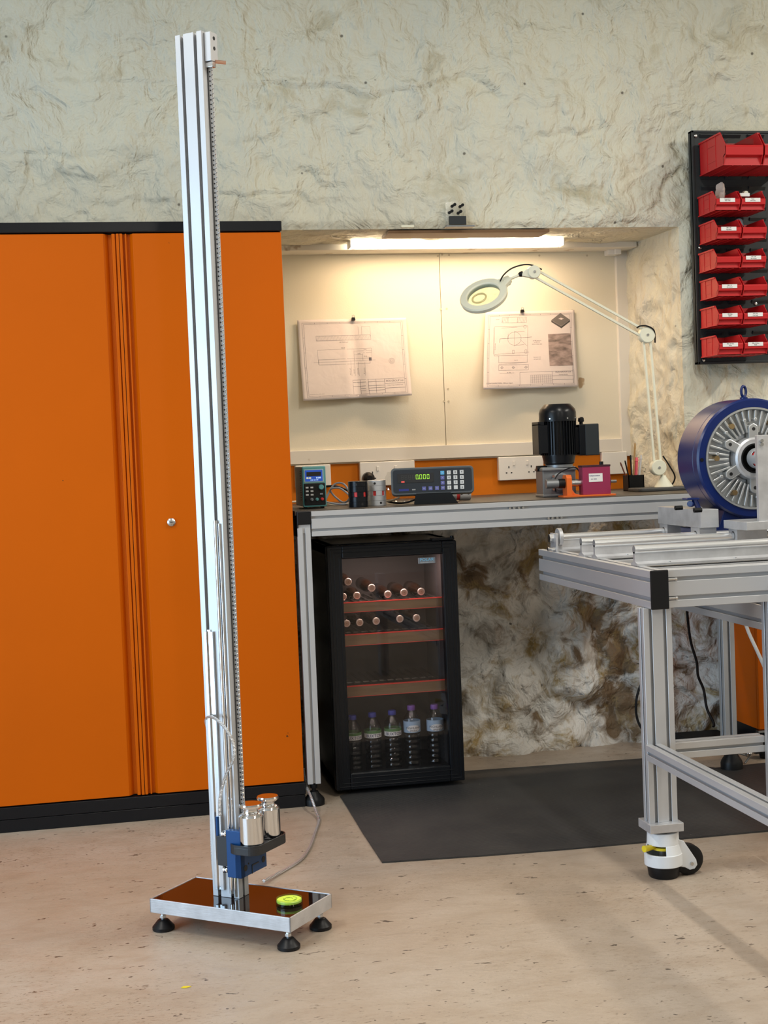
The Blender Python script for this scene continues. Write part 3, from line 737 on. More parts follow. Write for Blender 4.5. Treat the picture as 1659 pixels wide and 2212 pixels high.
# round rails
def zrod(px, py, Y): return atY(px, py, Y)
RODZ = .898
rods = []
for k, (px, Y) in enumerate(((1190, 4.47), (1252, 4.21), (1278, 4.10), (1360, 3.78))):
    x0 = atZ(px, 1200, .87).x if False else 1.45+(.004*k)
    mb = MB().cyl(L(x0, Y, RODZ), L(2.74, Y, RODZ), .0118, 28)
    rd_ = obj('round_rail', mb, M_rod, t)
    sp = MB().prism([(Y-3.64-.026, zt1), (Y-3.64+.026, zt1), (Y-3.64+.026, zt1+.006), (Y-3.64+.007, zt1+.012), (Y-3.64+.005, RODZ-.006), (Y-3.64-.005, RODZ-.006), (Y-3.64-.007, zt1+.012), (Y-3.64-.026, zt1+.006)],
         x0-1.46, 2.74-1.46, Matrix(((0,0,1,0),(1,0,0,0),(0,1,0,0),(0,0,0,1))))
    so = obj('rail_support', sp, M_mill, t)
    for q in range(6): obj('screw', MB().cyl(L(x0+.10+q*.2, Y-.017, zt1+.006), L(x0+.10+q*.2, Y-.017, zt1+.0095), .0042, 10), M_steel, so)
q = (1.452, 4.47)
mb = MB().box(L(q[0]-.004, q[1]-.03, zt1), L(q[0]+.004, q[1]+.03, zt1+.06)); obj('end_plate', mb, M_mill, t, bev=.001)
mb = MB().cyl(L(q[0]-.001+.012, q[1], RODZ+.0), L(q[0]+.024, q[1], RODZ+.0), .030, 26); obj('stop_collar', mb, M_mill, t, bev=.001)
mb = MB().cyl(L(q[0]-.018, q[1], RODZ-.002), L(q[0]-.004, q[1], RODZ-.002), .015, 6).cyl(L(q[0]-.03, q[1]-.02, zt1+.01), L(q[0]-.004, q[1]-.02, zt1+.01), .006, 8); obj('end_bolt', mb, M_steel, t)
# caster
cc = atZ(1435, 1888, 0); cx0, cy0 = cc.x, cc.y+.02
ct = thing('levelling_caster', 'white levelling caster with black wheel and yellow thumbwheel under the table leg', 'caster', (1.469, 3.648, 0))
mb = MB(); n = 40
mb.lathe([(.0385, 0), (.042, .004), (.0455, .030), (.0455, .036)], n)
obj('foot_pad', mb, M_black, ct)
# housing: lower ring, open window to the left/front, upper ring
hb = MB()
def ringpart(hb, r0, r1, z0, z1, a0, a1, n=30, rt=None):
    vs = []; full = abs(a1-a0-2*PI) < 1e-4; rt = rt or r1
    for k in range(n+1):
        a = a0+(a1-a0)*k/n; c_, s_ = math.cos(a), math.sin(a)
        vs += [(r0*c_, r0*s_, z0), (r1*c_, r1*s_, z0), (rt*c_, rt*s_, z1), (min(r0, rt-.003)*c_, min(r0, rt-.003)*s_, z1)]
    fs = []
    for k in range(n):
        for s in range(4): fs.append((k*4+s, k*4+(s+1) % 4, (k+1)*4+(s+1) % 4, (k+1)*4+s))
    fs += [(0, 1, 2, 3), (n*4+3, n*4+2, n*4+1, n*4)]
    hb.add(vs, fs, True)
ringpart(hb, .046, .0525, .034, .068, 0, 2*PI, 48)
ringpart(hb, .040, .0445, .092, .124, 0, 2*PI, 48, .043)
ringpart(hb, .044, .0515, .066, .094, math.radians(-102), math.radians(150), 36, .0445)
hb.lathe([(.030, .122), (.043, .122), (.043, .126), (.030, .126)], 40, close=False)
obj('housing', hb, M_caster, ct, bev=.0015)
for s in (-1, 1):
    # wheel forks, wheel lies towards +x
    fk = MB(); poly = [(.020, .112), (.050, .100), (.066, .075), (.085, .045), (.088, .030), (.080, .020), (.066, .018), (.052, .026), (.020, .034)]
    M = T(0, -.004+s*.021, 0) @ RX(PI/2); fk.prism(poly, -.003, .003, M); obj('fork', fk, M_caster, ct, bev=.002)
mb = MB(); M = T(.068, -.004, .043) @ RX(PI/2); mb.lathe([(.036, -.015), (.0425, -.011), (.0425, .011), (.036, .015)], 40, M); wh = obj('wheel', mb, M_black, ct)
obj('axle_bolt', MB().cyl((.070, -.034, .036), (.070, .026, .036), .005, 12), M_steel, ct)
mb = MB().cyl((0, 0, .03), (0, 0, .134), .014, 20); obj('spindle', mb, M_steel, ct)
tw = MB(); tw.lathe([(.020, .078), (.034, .078), (.034, .085), (.020, .085)], 28); twm = obj('thumbwheel', tw, M_yellow, ct)
obj('thumb_lever', MB().cyl((-.030, -.012, .087), (-.066, -.026, .088), .006, 10, .0095), M_yellow, ct)
# ------------------------------------------------------------------ items on the table
# bearing carriage block
t = thing('bearing_carriage', 'milled aluminium block on bearings at the left of the round rails', 'carriage', (1.60, 4.3, RODZ))
a = atY(1514, 1130, 4.16); b = atY(1553, 1130, 4.16)
bx0, bx1 = a.x, b.x
L = lambda x, y, z: (x-1.60, y-4.3, z-RODZ)
by0, by1 = 4.16, 4.51
z_t = atY(1516, 1101, 4.16).z
zm = atY(1516, 1141, 4.16).z; dz_ = zm-RODZ
obj('block', MB().box(L(bx0, by0, zm), L(bx1, by1, z_t)), M_mill, t, bev=.0015)
for yy in (4.21, 4.47):
    mb = MB()
    for k in range(19):
        pass
    n = 24; poly = []
    r_ = .0155
    arch = [(yy-4.3+r_*math.cos(q), r_*math.sin(q)) for q in [PI+ .9 - (PI+1.8)*k/n for k in range(n+1)]]
    poly = [(yy-4.3-.034, -.022)]+[(yy-4.3-.034, dz_), (yy-4.3+.034, dz_), (yy-4.3+.034, -.022)]+[(a_, b_) for a_, b_ in reversed(arch)]
    mb.prism(poly, bx0-1.60+.002, bx1-1.60-.002, Matrix(((0,0,1,0),(1,0,0,0),(0,1,0,0),(0,0,0,1))))
    obj('bearing_housing', mb, M_mill, t)
for px, py in ((1466, 1097), (1507, 1102)):
    p = atZ(px, py, z_t+.008)
    obj('bolt_head', MB().cyl(L(p.x-.012, p.y, z_t+.008), L(p.x+.012, p.y, z_t+.008), .008, 6), M_blackm, t)
# clutch
YK = 4.22
ce = atY(1628, 990, YK)
t = thing('powder_brake', 'large round dark blue industrial brake with finned aluminium face', 'brake', (ce.x, YK, 0))
Rk = .193
Ck = T(0, 0, ce.z) @ RX(PI/2)         # local z -> -Y (towards camera)
mb = MB(); mb.lathe([(.10, -.165), (Rk-.008, -.165), (Rk, -.158), (Rk, -.040), (Rk-.002, -.038), (Rk, -.036), (Rk, -.006), (Rk-.006, 0), (Rk-.028, 0), (Rk-.029, -.006)], 96, Ck, close=False)
obj('housing', mb, M_dblue, t)
RF = Rk-.029
mb = MB(); mb.lathe([(.001, -.030), (RF, -.020), (RF, .004), (RF-.006, .004), (RF-.008, -.016), (.085, -.020)], 90, Ck, close=False)
face = obj('finned_face', mb, M_cast, t)
def rad(mb, a, r0, r1, wd, h0, h1):
    M = Ck @ RZ(a); r_ = wd/2
    pts = [(r0, -r_), (r1-r_, -r_)]+[(r1-r_+r_*math.cos(q), r_*math.sin(q)) for q in (-PI/3, 0, PI/3)]+[(r1-r_, r_), (r0, r_)]
    mb.prism(pts, h0, h1, M)
fins = 42
lug_a = [PI/2+k*PI/3 for k in range(6)]
mb = MB()
for k in range(fins):
    a = 2*PI*(k+.5)/fins+PI/2
    long_ = min(abs(((a-l+PI) % (2*PI))-PI) for l in lug_a) > .17
    rad(mb, a, .085 if long_ else .118, RF-.008, .0066, -.022, .001)
    if k % 4 == 1: mb.cyl(tuple(Ck @ Vector((math.cos(a)*.125, math.sin(a)*.125, -.02))), tuple(Ck @ Vector((math.cos(a)*.125, math.sin(a)*.125, .003))), .006, 12)
tag(obj('fins', mb, M_cast, face, bev=.0015), None)
mb = MB(); mb.lathe([(.048, -.02), (.048, .010), (.052, .013), (.061, .013), (.067, .008), (.070, -.022)], 60, Ck, close=False)
obj('hub_flange', mb, M_mill, face)
for a in lug_a:
    mb = MB(); rad(mb, a, .060, .114, .033, -.020, .006); lgp = obj('lug', mb, M_cast, face, bev=.003)
    p0 = Ck @ Vector((math.cos(a)*.096, math.sin(a)*.096, .0055)); p1 = Ck @ Vector((math.cos(a)*.096, math.sin(a)*.096, .0075))
mb = MB()
for a in lug_a:
    mb.cyl(tuple(Ck @ Vector((math.cos(a)*.0945, math.sin(a)*.0945, .0055))), tuple(Ck @ Vector((math.cos(a)*.0945, math.sin(a)*.0945, .0064))), .0058, 16)
obj('lug_holes', mb, M_dark, face)
for k in range(6):
    a = PI/2+PI/6+k*PI/3+.13
    a = [math.radians(q) for q in (125, 178, 237, 295, 355, 60)][k]
    mb = MB().cyl(tuple(Ck @ Vector((math.cos(a)*.128, math.sin(a)*.128, -.02))), tuple(Ck @ Vector((math.cos(a)*.128, math.sin(a)*.128, .006))), .0095, 6)
    obj('brass_bolt', mb, M_brass, face)
mb = MB(); mb.lathe([(.001, -.02), (.048, -.02), (.050, .010), (.043, .010), (.041, -.01)], 50, Ck, close=False); obj('bearing_seal', mb, M_black, face)
mb = MB().cyl(tuple(Ck @ Vector((-(Rk-.015), .002, 0))), tuple(Ck @ Vector((-(Rk-.015), .002, .002))), .0065, 6)
obj('ring_screw', mb, M_black, t)
mb = MB().box((-.125, -.005, zt1+.050-.0), (.20, .11, ce.z-Rk+.05))
mb = MB().prism([(-.20, zt1+.048), (.24, zt1+.048), (.24, zt1+.066), (.14, zt1+.070), (.12, ce.z-.150), (.06, ce.z-.178), (-.05, ce.z-.178), (-.10, ce.z-.160), (-.12, zt1+.070), (-.20, zt1+.066)], -.135, -.012, RX(PI/2))
obj('base_foot', mb, M_dblue, t, bev=.002)
# lifting eye
mb = MB(); zq = ce.z+Rk
mb.lathe([(.013, -.004), (.013, .004), (.008, .007)], 20, T(-.002, .055, zq))
ring = [(-.002+.0105*math.cos(q)*.9, .055+.010*math.cos(q)*.3, zq+.024+.017*math.sin(q)) for q in [2*PI*k/24 for k in range(24)]]
mb.tube(ring, .0045, 10, True); obj('lifting_eye', mb, M_dblue, t)
# terminal bracket lower left
pc = atY(1496, 1085, YK+.02); pl_ = (pc.x-ce.x, .03, pc.z)
mb = MB().box((pl_[0]-.022, .01, pl_[2]+.008), (pl_[0]+.020, .05, pl_[2]+.014)).cyl((pl_[0]-.014, .01, pl_[2]-.004), (pl_[0]+.002, .03, pl_[2]-.006), .010, 8).cyl((pl_[0]+.006, .02, pl_[2]+.01), (pl_[0]+.03, .03, pl_[2]-.035), .009, 10)
obj('cable_gland', mb, M_dblue, t, bev=.001)
# shaft coupling in front of hub
t = thing('jaw_coupling', 'grey jaw coupling with red insert on the shaft of the blue brake', 'coupling', (ce.x, YK-.01, ce.z))
cen = atY(1646, 985, 4.15)-Vector((ce.x, YK-.01, ce.z))
M = T(.004, 0, 0) @ RX(PI/2)
mb = MB(); mb.lathe([(.001, .0), (.033, .0), (.033, .026), (.0315, .027), (.0315, .028)], 40, M, close=False); obj('hub', mb, M_alu, t)
mb = MB(); mb.lathe([(.029, .027), (.029, .045)], 40, M); obj('insert', mb, M_redins, t)
mb = MB()
for k in range(5):
    a = 2*PI*k/5+.3; ringp = MB()
    vs = []
    for q in range(7):
        aa = a+q*.14; c_, s_ = math.cos(aa), math.sin(aa)
        vs += [(.024*c_, .024*s_, .026), (.033*c_, .033*s_, .026), (.033*c_, .033*s_, .046), (.024*c_, .024*s_, .046)]
    fs = [(q*4+s, q*4+(s+1) % 4, (q+1)*4+(s+1) % 4, (q+1)*4+s) for q in range(6) for s in range(4)]+[(0,1,2,3),(27,26,25,24)]
    mb.add(vs, fs, False, M)
mb.lathe([(.0315, .045), (.033, .046), (.033, .072), (.001, .072)], 40, M, close=False); obj('jaws', mb, M_alu, t)
# upright bracket at right edge
t = thing('plate_bracket', 'upright milled aluminium plate bracket at the right edge beside the blue brake', 'bracket', (2.0, 3.95, RODZ))
L = lambda x, y, z: (x-2.0, y-3.95, z-RODZ)
zq0 = RODZ+.033
a = atY(1612, 1132, 3.98)
tp = atY(1638, 940, 3.98)
bp = MB().box(L(a.x, 3.98-.003, a.z-.020), L(a.x+.5, 4.14, a.z+.006)); obj('base_plate', bp, M_mill, t, bev=.001)
a2 = atY(1641, 1100, 3.98)
up = obj('upright_plate', MB().box(L(a2.x, 3.985, a.z+.006), L(a2.x+.30, 4.0, tp.z)), M_mill, t, bev=.001)
mb = MB()
for q in (0, -.011): 
    p = atY(1644, 952, 3.98); mb.cyl(L(p.x+.002, 3.985, p.z+q), L(p.x+.002, 3.977, p.z+q), .0055, 12)
obj('screw', mb, M_steel, up)
r_ = .0155; arch = [(4.10-3.95+r_*math.cos(q), r_*math.sin(q)) for q in [PI+.9-(PI+1.8)*k/24 for k in range(25)]]
zz = a.z-.020-RODZ
poly = [(4.10-3.95-.030, -.020), (4.10-3.95-.030, zz), (4.10-3.95+.030, zz), (4.10-3.95+.030, -.020)]+list(reversed(arch))
Mx = Matrix(((0,0,1,0),(1,0,0,0),(0,1,0,0),(0,0,0,1)))
b1 = a.x+.012-2.0
obj('bearing_housing', MB().prism(poly, b1, b1+.10, Mx), M_mill, t)
# ------------------------------------------------------------------ fridge
fa = atZ(727, 1722, 0); fb = atZ(1004, 1700, 0); YFR = 4.85
FW = .452; FX0 = .765-.003; FX0 = atY(727, 1700, YFR).x; FX1 = atY(1005, 1690, YFR).x; FW = FX1-FX0
FT = atY(840, 1172, YFR).z
t = thing('drinks_fridge', 'black glass door drinks fridge standing under the bench', 'fridge', (FX0, YFR, 0))
L = lambda x, y, z: (x-FX0, y-YFR, z)
dpt = .42
mb = MB(); T0 = .03; y0, y1 = .045, dpt
mb.box((0, y0, .02), (T0, y1, FT)).box((FW-T0, y0, .02), (FW, y1, FT)).box((0, y0, FT-.035), (FW, y1, FT)).box((0, y0, .02), (FW, y1, .06)).box((0, y1-.02, .02), (FW, y1, FT))
obj('cabinet', mb, M_blackp, t, bev=.002)
obj('liner', MB().box((T0, y1-.024, .06), (FW-T0, y1-.021, FT-.035)).box((T0, y0+.01, .06), (T0+.002, y1-.022, FT-.035)).box((FW-T0-.002, y0+.01, .06), (FW-T0, y1-.022, FT-.035)), mat('grey liner', (.07, .065, .065), .5), t)
# door
D0 = obj('door', MB().box((0, 0, .022), (.052, .040, FT-.004)).box((FW-.052, 0, .022), (FW, .040, FT-.004)).box((.052, 0, .022), (FW-.052, .040, .080)).box((.052, 0, FT-.050), (FW-.052, .040, FT-.004)), M_blackp, t, bev=.004)
mbf = MB()
for k, o in ((0, .010), (1, .022), (2, .040)):
    for A, B in (((o, -.002, .022+o), (o+.003, .001, FT-.004-o)), ((FW-o-.003, -.002, .022+o), (FW-o, .001, FT-.004-o)), ((o, -.002, .022+o), (FW-o, .001, .025+o)), ((o, -.002, FT-.007-o), (FW-o, .001, FT-.004-o))):
        mbf.box(A, B)
obj('door_moulding', mbf, M_blackp, D0, bev=.001)
obj('pane', MB().box((.050, .012, .078), (FW-.050, .016, FT-.048)), M_pane, D0)
bd = MB(); po = atY(923, 1211, YFR); w0, h0 = .062, .021
bd.cbox((po.x-FX0, .0095, po.z), (w0, .004, h0)); bg = obj('badge', bd, M_greypl, D0, bev=.001)
label_text('badge_text', 'POLAR', .0145, M_litebl, bg, T(po.x-FX0, .0070, po.z+.003), squeeze=1.15)
label_text('badge_text', 'REFRIGERATION', .0052, M_keyw, bg, T(po.x-FX0, .0070, po.z-.007), squeeze=1.25)
obj('hinge', MB().box((FW-.085, .004, FT-.002), (FW-.006, .05, FT+.006)).cyl((FW-.012, .015, FT), (FW-.012, .015, FT+.012), .007, 12), M_blackp, t, bev=.001)
obj('glide', MB().cyl((.05, .10, 0), (.05, .10, .03), .018, 12).cyl((FW-.05, .10, 0), (FW-.05, .10, .03), .018, 12).cyl((.05, .36, 0), (.05, .36, .03), .018, 12).cyl((FW-.05, .36, 0), (FW-.05, .36, .03), .018, 12), M_black, t)
# shelves
YS = YFR+.055
for ya, yb in ((1310, 1290), (1384, 1363), (1492, 1471)):   # left photo y of front bottom / top
    pass
shelves = []
for (xa_, yt, yb_) in ((840, 1297, 1318), (840, 1366, 1390), (840, 1477, 1500)):
    zt_, zb_ = atY(xa_, yt, YS).z, atY(xa_, yb_, YS).z
    s_ = obj('shelf', MB().box((T0+.004, .056, zb_), (FW-T0-.004, .070, zt_)), M_wood, t, bev=.001)
    mb = MB()
    for k in range(13): mb.box((T0+.01+k*.030, .070, zt_-.008), (T0+.018+k*.030, y1-.03, zt_-.003))
    mb.box((T0+.004, .2, zt_-.012), (FW-T0-.004, .206, zt_-.008))
    obj('shelf_wires', mb, M_steel, s_)
    obj('shelf_edge_glow', MB().box((T0+.004, .0548, zt_-.0022), (FW-T0-.004, .0700, zt_+.0006)).box((T0+.004, .0548, zb_-.0006), (FW-T0-.004, .070, zb_+.0012)).box((FW-T0-.006, .0545, zb_), (FW-T0-.003, .071, zt_)), M_redglow, s_)  # red glow on the shelf edges, put in as coloured strips
    shelves.append((zt_, zb_))
# interior lamp of the fridge
l = bpy.data.lights.new('fridge_lamp', 'AREA'); l.shape = 'RECTANGLE'; l.size = .3; l.size_y = .06; l.energy = 1.6; l.color = (1.0, .72, .62)
lo = bpy.data.objects.new('fridge_lamp', l); COL.objects.link(lo); lo.location = (FX0+FW/2, YFR+.12, FT-.045)
# beer bottles lying neck to the front
def beer(px, py, row, lab, proto=[]):
    Yc = YFR+.075
    p = atY(px, py, Yc)
    if not proto:
        o = thing('beer_bottle', lab, 'bottle', (p.x, Yc, p.z), 0, 'bottles lying on the fridge shelves')
        M = RX(-PI/2)
        mb = MB(); mb.lathe([(.012, .004), (.0125, .02), (.0135, .05), (.017, .07), (.021, .090), (.0225, .110), (.0225, .205), (.020, .21)], 22, M); obj('glass', mb, M_beer, o)
        mb = MB(); mb.lathe([(.0132, .006), (.0135, .001), (.0120, -.001), (.0092, -.0015), (.009, -.0008)], 21, M, close=False); cp = obj('crown_cap', mb, M_crownring, o)
        mb = MB(); mb.lathe([(.0093, -.0008), (.0045, -.0012), (.0044, -.0018), (.001, -.0018)], 20, M, close=False); obj('cap_print', mb, M_crown, cp)
        proto.append(o); return o
    o = copy_tree(proto[0]); o.location = (p.x, Yc, p.z); o['label'] = lab; return o
beer(752, 1257, 0, 'capped beer bottle lying highest at the left above the top shelf')
beer(803, 1270, 0, 'capped beer bottle lying raised near the middle above the top shelf')
beer(741, 1289, 0, 'capped beer bottle at the far left of the top shelf, half hidden by frame')
beer(771, 1287, 0, 'capped beer bottle on the top shelf, second from its left end')
beer(838, 1284, 0, 'capped beer bottle on the top shelf just left of the two rightmost')
beer(873, 1280, 0, 'capped beer bottle on the top shelf, next to the rightmost')
beer(910, 1278, 0, 'capped beer bottle at the right end of the top shelf')
beer(749, 1347, 1, 'capped beer bottle at the left end of the middle shelf')
beer(777, 1345, 1, 'capped beer bottle second from left above the middle shelf')
beer(813, 1342, 1, 'capped beer bottle in the middle of the five above the middle shelf')
beer(864, 1337, 1, 'capped beer bottle second from right above the middle shelf')
beer(900, 1335, 1, 'capped beer bottle at the right end above the middle shelf')
# water bottles
def water(px, py_top, lab, kind, word):
    Yb_ = YFR+.105
    p = atY(px, 1600, Yb_); z0_ = .0605
    o = thing('water_bottle', lab, 'bottle', (p.x, Yb_, z0_), 0, 'water bottles on the fridge floor')
    h = atY(px, py_top, Yb_).z-z0_; r = .0305
    prof = [(r*.80, 0), (r*.97, .004)]
    for k in range(6):
        z = h*(.06+.085*k); prof += [(r, z), (r, z+h*.05), (r*.93, z+h*.065)]
    prof += [(r*.98, h*.58), (r, h*.60), (r, h*.74), (r*.93, h*.80), (r*.62, h*.87), (r*.40, h*.91), (r*.38, h*.935)]
    obj('bottle_body', MB().lathe(prof, 26, close=False), M_pet, o)
    obj('cap', MB().lathe([(r*.46, h*.925), (r*.48, h*.93), (r*.48, h*.985), (r*.44, h)], 22), M_capblue if kind == 'green' else M_cappurp, o)
    lb = MB()
    if kind == 'green':
        la = MB(); la.lathe([(r*1.015, h*.66), (r*1.015, h*.71)], 30, close=False); obj('label_band', la, M_lblgreen, o)
        lb.lathe([(r*1.015, h*.585), (r*1.015, h*.66)], 30, close=False); lo_ = obj('label', lb, M_lblwhite, o)
        zt_ = h*.622; sz = .0155; col_ = M_navy
    else:
        la = MB(); la.lathe([(r*1.012, h*.58), (r*1.012, h*.76)], 30, close=False); obj('label_band', la, M_lblblue, o)
        me = MB(); n = 24; vs = []; fs = []
        for k in range(n+1):
            a = -PI/2-.85+1.7*k/n; u = abs(k/n-.5)*2; hh_ = h*(.045*(1-u**3)+.008)
            vs += [(r*1.03*math.cos(a), r*1.03*math.sin(a), h*.645-hh_), (r*1.03*math.cos(a), r*1.03*math.sin(a), h*.645+hh_)]
        fs = [(2*k, 2*k+2, 2*k+3, 2*k+1) for k in range(n)]
        me.add(vs, fs, True); lo_ = obj('label', me, M_lblwhite, o)
        zt_ = h*.655; sz = .0115; col_ = M_black
    def wrap(me_, rr, zc_):
        for v in me_.vertices:
            a = -PI/2+v.co.x/rr; e = v.co.z*0
            z = v.co.y; v.co = Vector((rr*math.cos(a), rr*math.sin(a), zc_+z))
    for wd, dz, s_ in ([(word, 0, sz)] if kind == 'green' else [(word, 0, sz), ('SPRING', -.0105, .009)]):
        me_ = text_mesh(wd, s_, .0001)
        wrap(me_, r*1.04, zt_+dz); obj('label_text', me_, col_, lo_)
water(763, 1545, 'water bottle with blue cap at the left end of the fridge floor row', 'green', 'BUXTON')
water(806, 1539, 'water bottle with blue cap and green band, second from the left in the row', 'green', 'BUXTON')
water(849, 1534, 'water bottle with blue cap in the middle of the fridge floor row', 'green', 'BUXTON')
water(891, 1523, 'water bottle with purple cap and white oval label, left of the last one', 'white', 'HIGHLAND')
water(941, 1521, 'water bottle with purple cap at the right end of the fridge floor row', 'white', 'HIGHLAND')
# ------------------------------------------------------------------ niche: tube light, plank, plate
YT = 5.62
a = atY(752, 520, YT); b = atY(1215, 516, YT)
zt_ = (a.z+b.z)/2
t = thing('batten_light', 'long lit fluorescent batten light fixed under the top of the niche', 'light', ((a.x+b.x)/2, YT, zt_))
Lh = (b.x-a.x)/2
obj('diffuser', MB().box((-Lh+.008, -.028, -.030), (Lh-.008, .028, .018)), M_tube, t, bev=.010, seg=4)
obj('housing', MB().box((-Lh, -.022, .016), (Lh, .026, .045)), M_white, t, bev=.003)
for s in (-1, 1): obj('end_cap', MB().box((s*Lh-.006 if s > 0 else s*Lh, -.029, -.031), (s*Lh if s > 0 else s*Lh+.006, .030, .044)), M_white, t, bev=.003)
area('batten_lamp_light', ((a.x+b.x)/2, YT, zt_-.03), ((a.x+b.x)/2, YT-.02, 0), Lh*2-.05, .045, 10.5, (1.0, .64, .36))
pw = atY(838, 500, 5.335); pe = atY(1185, 494, 5.335)
tag(obj('wooden_plank', MB().box((pw.x, 5.325, 2.037), (pe.x, 5.46, 2.048)), M_dwood, bev=.001), 'dark wooden plank lying along the niche edge above the tube light', 'plank')
c0 = atY(962, 436, 5.275); c1 = atY(1008, 490, 5.275)
t = thing('mounting_plate', 'small perspex plate with four black screws on the wall above the light', 'plate', ((c0.x+c1.x)/2, 5.28, c1.z))
wd, hg = (c1.x-c0.x), c0.z-c1.z
obj('plate', MB().box((-wd/2, -.003, 0), (wd/2, 0, hg)), M_clear, t)
obj('sensor_pad', MB().box((-wd/2+.012, -.012, .008), (wd/2-.002, -.003, hg*.42)), M_char, t, bev=.001)
obj('ledge', MB().box((-wd/2-.01, -.05, -.006), (wd/2+.02, .0, -.001)), M_greypl, t)
for px, py in ((982, 442), (999, 443), (976, 456), (995, 457)):
    p = atY(px, py, 5.275); q = (p.x-(c0.x+c1.x)/2, p.z-c1.z)
    mb = MB().cyl((q[0], -.003, q[1]), (q[0], -.011, q[1]), .0058, 12).cyl((q[0]-.010, -.003, q[1]-.006), (q[0]-.010, -.009, q[1]-.006), .0058, 12).cyl((q[0], -.006, q[1]), (q[0]-.010, -.006, q[1]-.006), .0035, 8)
    obj('screw', mb, M_blackm, t)
tag(obj('terminal_block', MB().cbox(tuple(atY(880, 489, 5.285)), (.05, .012, .010)), M_cream, bev=.001), 'small pale terminal block on the wall just above the plank', 'terminal block')
cb = smooth([atY(560, 505, 5.5), atY(640, 505, 5.5), atY(705, 504, 5.5), atY(720, 513, 5.53), atY(752, 514, 5.6)], 8)
tag(obj('lamp_cable', MB().tube(cb, .004, 8), M_cable_w), 'pale cable running along the niche top to the tube light', 'cable')
jb = atY(1321, 541, 5.80)
t = thing('junction_box', 'small white junction box in the top right corner of the niche', 'junction box', tuple(jb))
obj('box', MB().cbox((0, 0, 0), (.050, .05, .042)), M_white, t, bev=.003)
obj('lid', MB().cbox((.016, -.032, -.002), (.028, .014, .038)), M_white, t, bev=.003)
# ------------------------------------------------------------------ drawings
def sheet(name, label, corners, Ysurf, curl, lines, texts, fills=()):
    """corners in photo px: TL, TR, BR, BL ; surface hangs in front of the board"""
    TL, TR, BR, BL_ = [atY(*c, Ysurf) for c in corners]
    org = TL.copy()
    def S(u, v, off=0):                                   # u to the right, v down
        p = TL.lerp(TR, u).lerp(BL_.lerp(BR, u), v)
        p = p-Vector((0, curl(u, v)+off, 0)); return p-org
    o = thing(name, label, 'drawing', tuple(org))
    mb = MB(); nu, nv = 40, 30
    mb.v = [tuple(S(i/nu, j/nv)) for j in range(nv+1) for i in range(nu+1)]
    for j in range(nv):
        for i in range(nu):
            q = j*(nu+1)+i; mb.f.append((q, q+1, q+nu+2, q+nu+1)); mb.sm.append(True)
    me = mb.mesh('paper'); so = obj('paper', me, M_paper, o); sm = so.modifiers.new('thick', 'SOLIDIFY'); sm.thickness = .0003
    AR = (TR-TL).length/(BL_-TL).length
    mb = MB()
    for ln in lines:
        (u0, v0), (u1, v1) = ln[0], ln[1]; wdt = ln[2] if len(ln) > 2 else .0016
        n = max(1, int(math.hypot(u1-u0, v1-v0)*30))
        dx, dy = (u1-u0)*AR, (v1-v0); d = math.hypot(dx, dy) or 1; nx_, ny_ = -dy/d*wdt/AR, dx/d*wdt
        vs = []
        for k in range(n+1):
            u, v = u0+(u1-u0)*k/n, v0+(v1-v0)*k/n
            vs += [S(u-nx_, v-ny_, .0008), S(u+nx_, v+ny_, .0008)]
        mb.add(vs, [(2*k, 2*k+1, 2*k+3, 2*k+2) for k in range(n)])
    obj('ink_lines', mb, M_ink, o)
    for s, u, v, size, rot in texts:
        me = text_mesh(s, size, .0)
        for vt in me.vertices:
            x, y = vt.co.x, vt.co.y
            if rot: x, y = -y, x
            vt.co = S(u+x/AR, v-y, .0009)
        obj('print_text', me, M_ink, o)
    for poly, mt in fills:
        mb = MB(); nn = len(poly); mb.v = [tuple(S(u, v, .0007)) for u, v in poly]; mb.f = [tuple(range(nn))]; mb.sm = [False]
        if nn == 4:
            mb = MB(); nq = 8
            mb.v = []
            for j in range(nq+1):
                for i in range(nq+1):
                    a_, b__ = i/nq, j/nq
                    pu = [(poly[0][k]*(1-a_)+poly[1][k]*a_)*(1-b__)+(poly[3][k]*(1-a_)+poly[2][k]*a_)*b__ for k in (0, 1)]
                    mb.v.append(tuple(S(pu[0], pu[1], .0007)))
            for j in range(nq):
                for i in range(nq):
                    q = j*(nq+1)+i; mb.f.append((q, q+1, q+nq+2, q+nq+1)); mb.sm.append(True)
        obj('printed_picture', mb, mt, o)
    return o
def rect(u0, v0, u1, v1, w_=.0012): return [((u0, v0), (u1, v0), w_), ((u1, v0), (u1, v1), w_), ((u1, v1), (u0, v1), w_), ((u0, v1), (u0, v0), w_)]
def circ(cu, cv, r, ar, n=20, w_=.0012):
    return [((cu+r/ar*math.cos(2*PI*k/n), cv+r*math.sin(2*PI*k/n)), (cu+r/ar*math.cos(2*PI*(k+1)/n), cv+r*math.sin(2*PI*(k+1)/n)), w_) for k in range(n)]
def border(): 
    r = rect(.04, .04, .96, .965)+rect(.055, .055, .945, .95)
    for k in range(1, 8): r += [((.04+.92*k/8, .04), (.04+.92*k/8, .055)), ((.04+.92*k/8, .95), (.04+.92*k/8, .965))]
    for k in range(1, 5): r += [((.04, .04+.925*k/5), (.055, .04+.925*k/5)), ((.945, .04+.925*k/5), (.96, .04+.925*k/5))]
    return r
ln = border()+rect(.16, .205, .66, .265)
for k in range(46):
    u = .162+k*.0108; ln.append(((u, .265), (u+.012, .205), .0007))
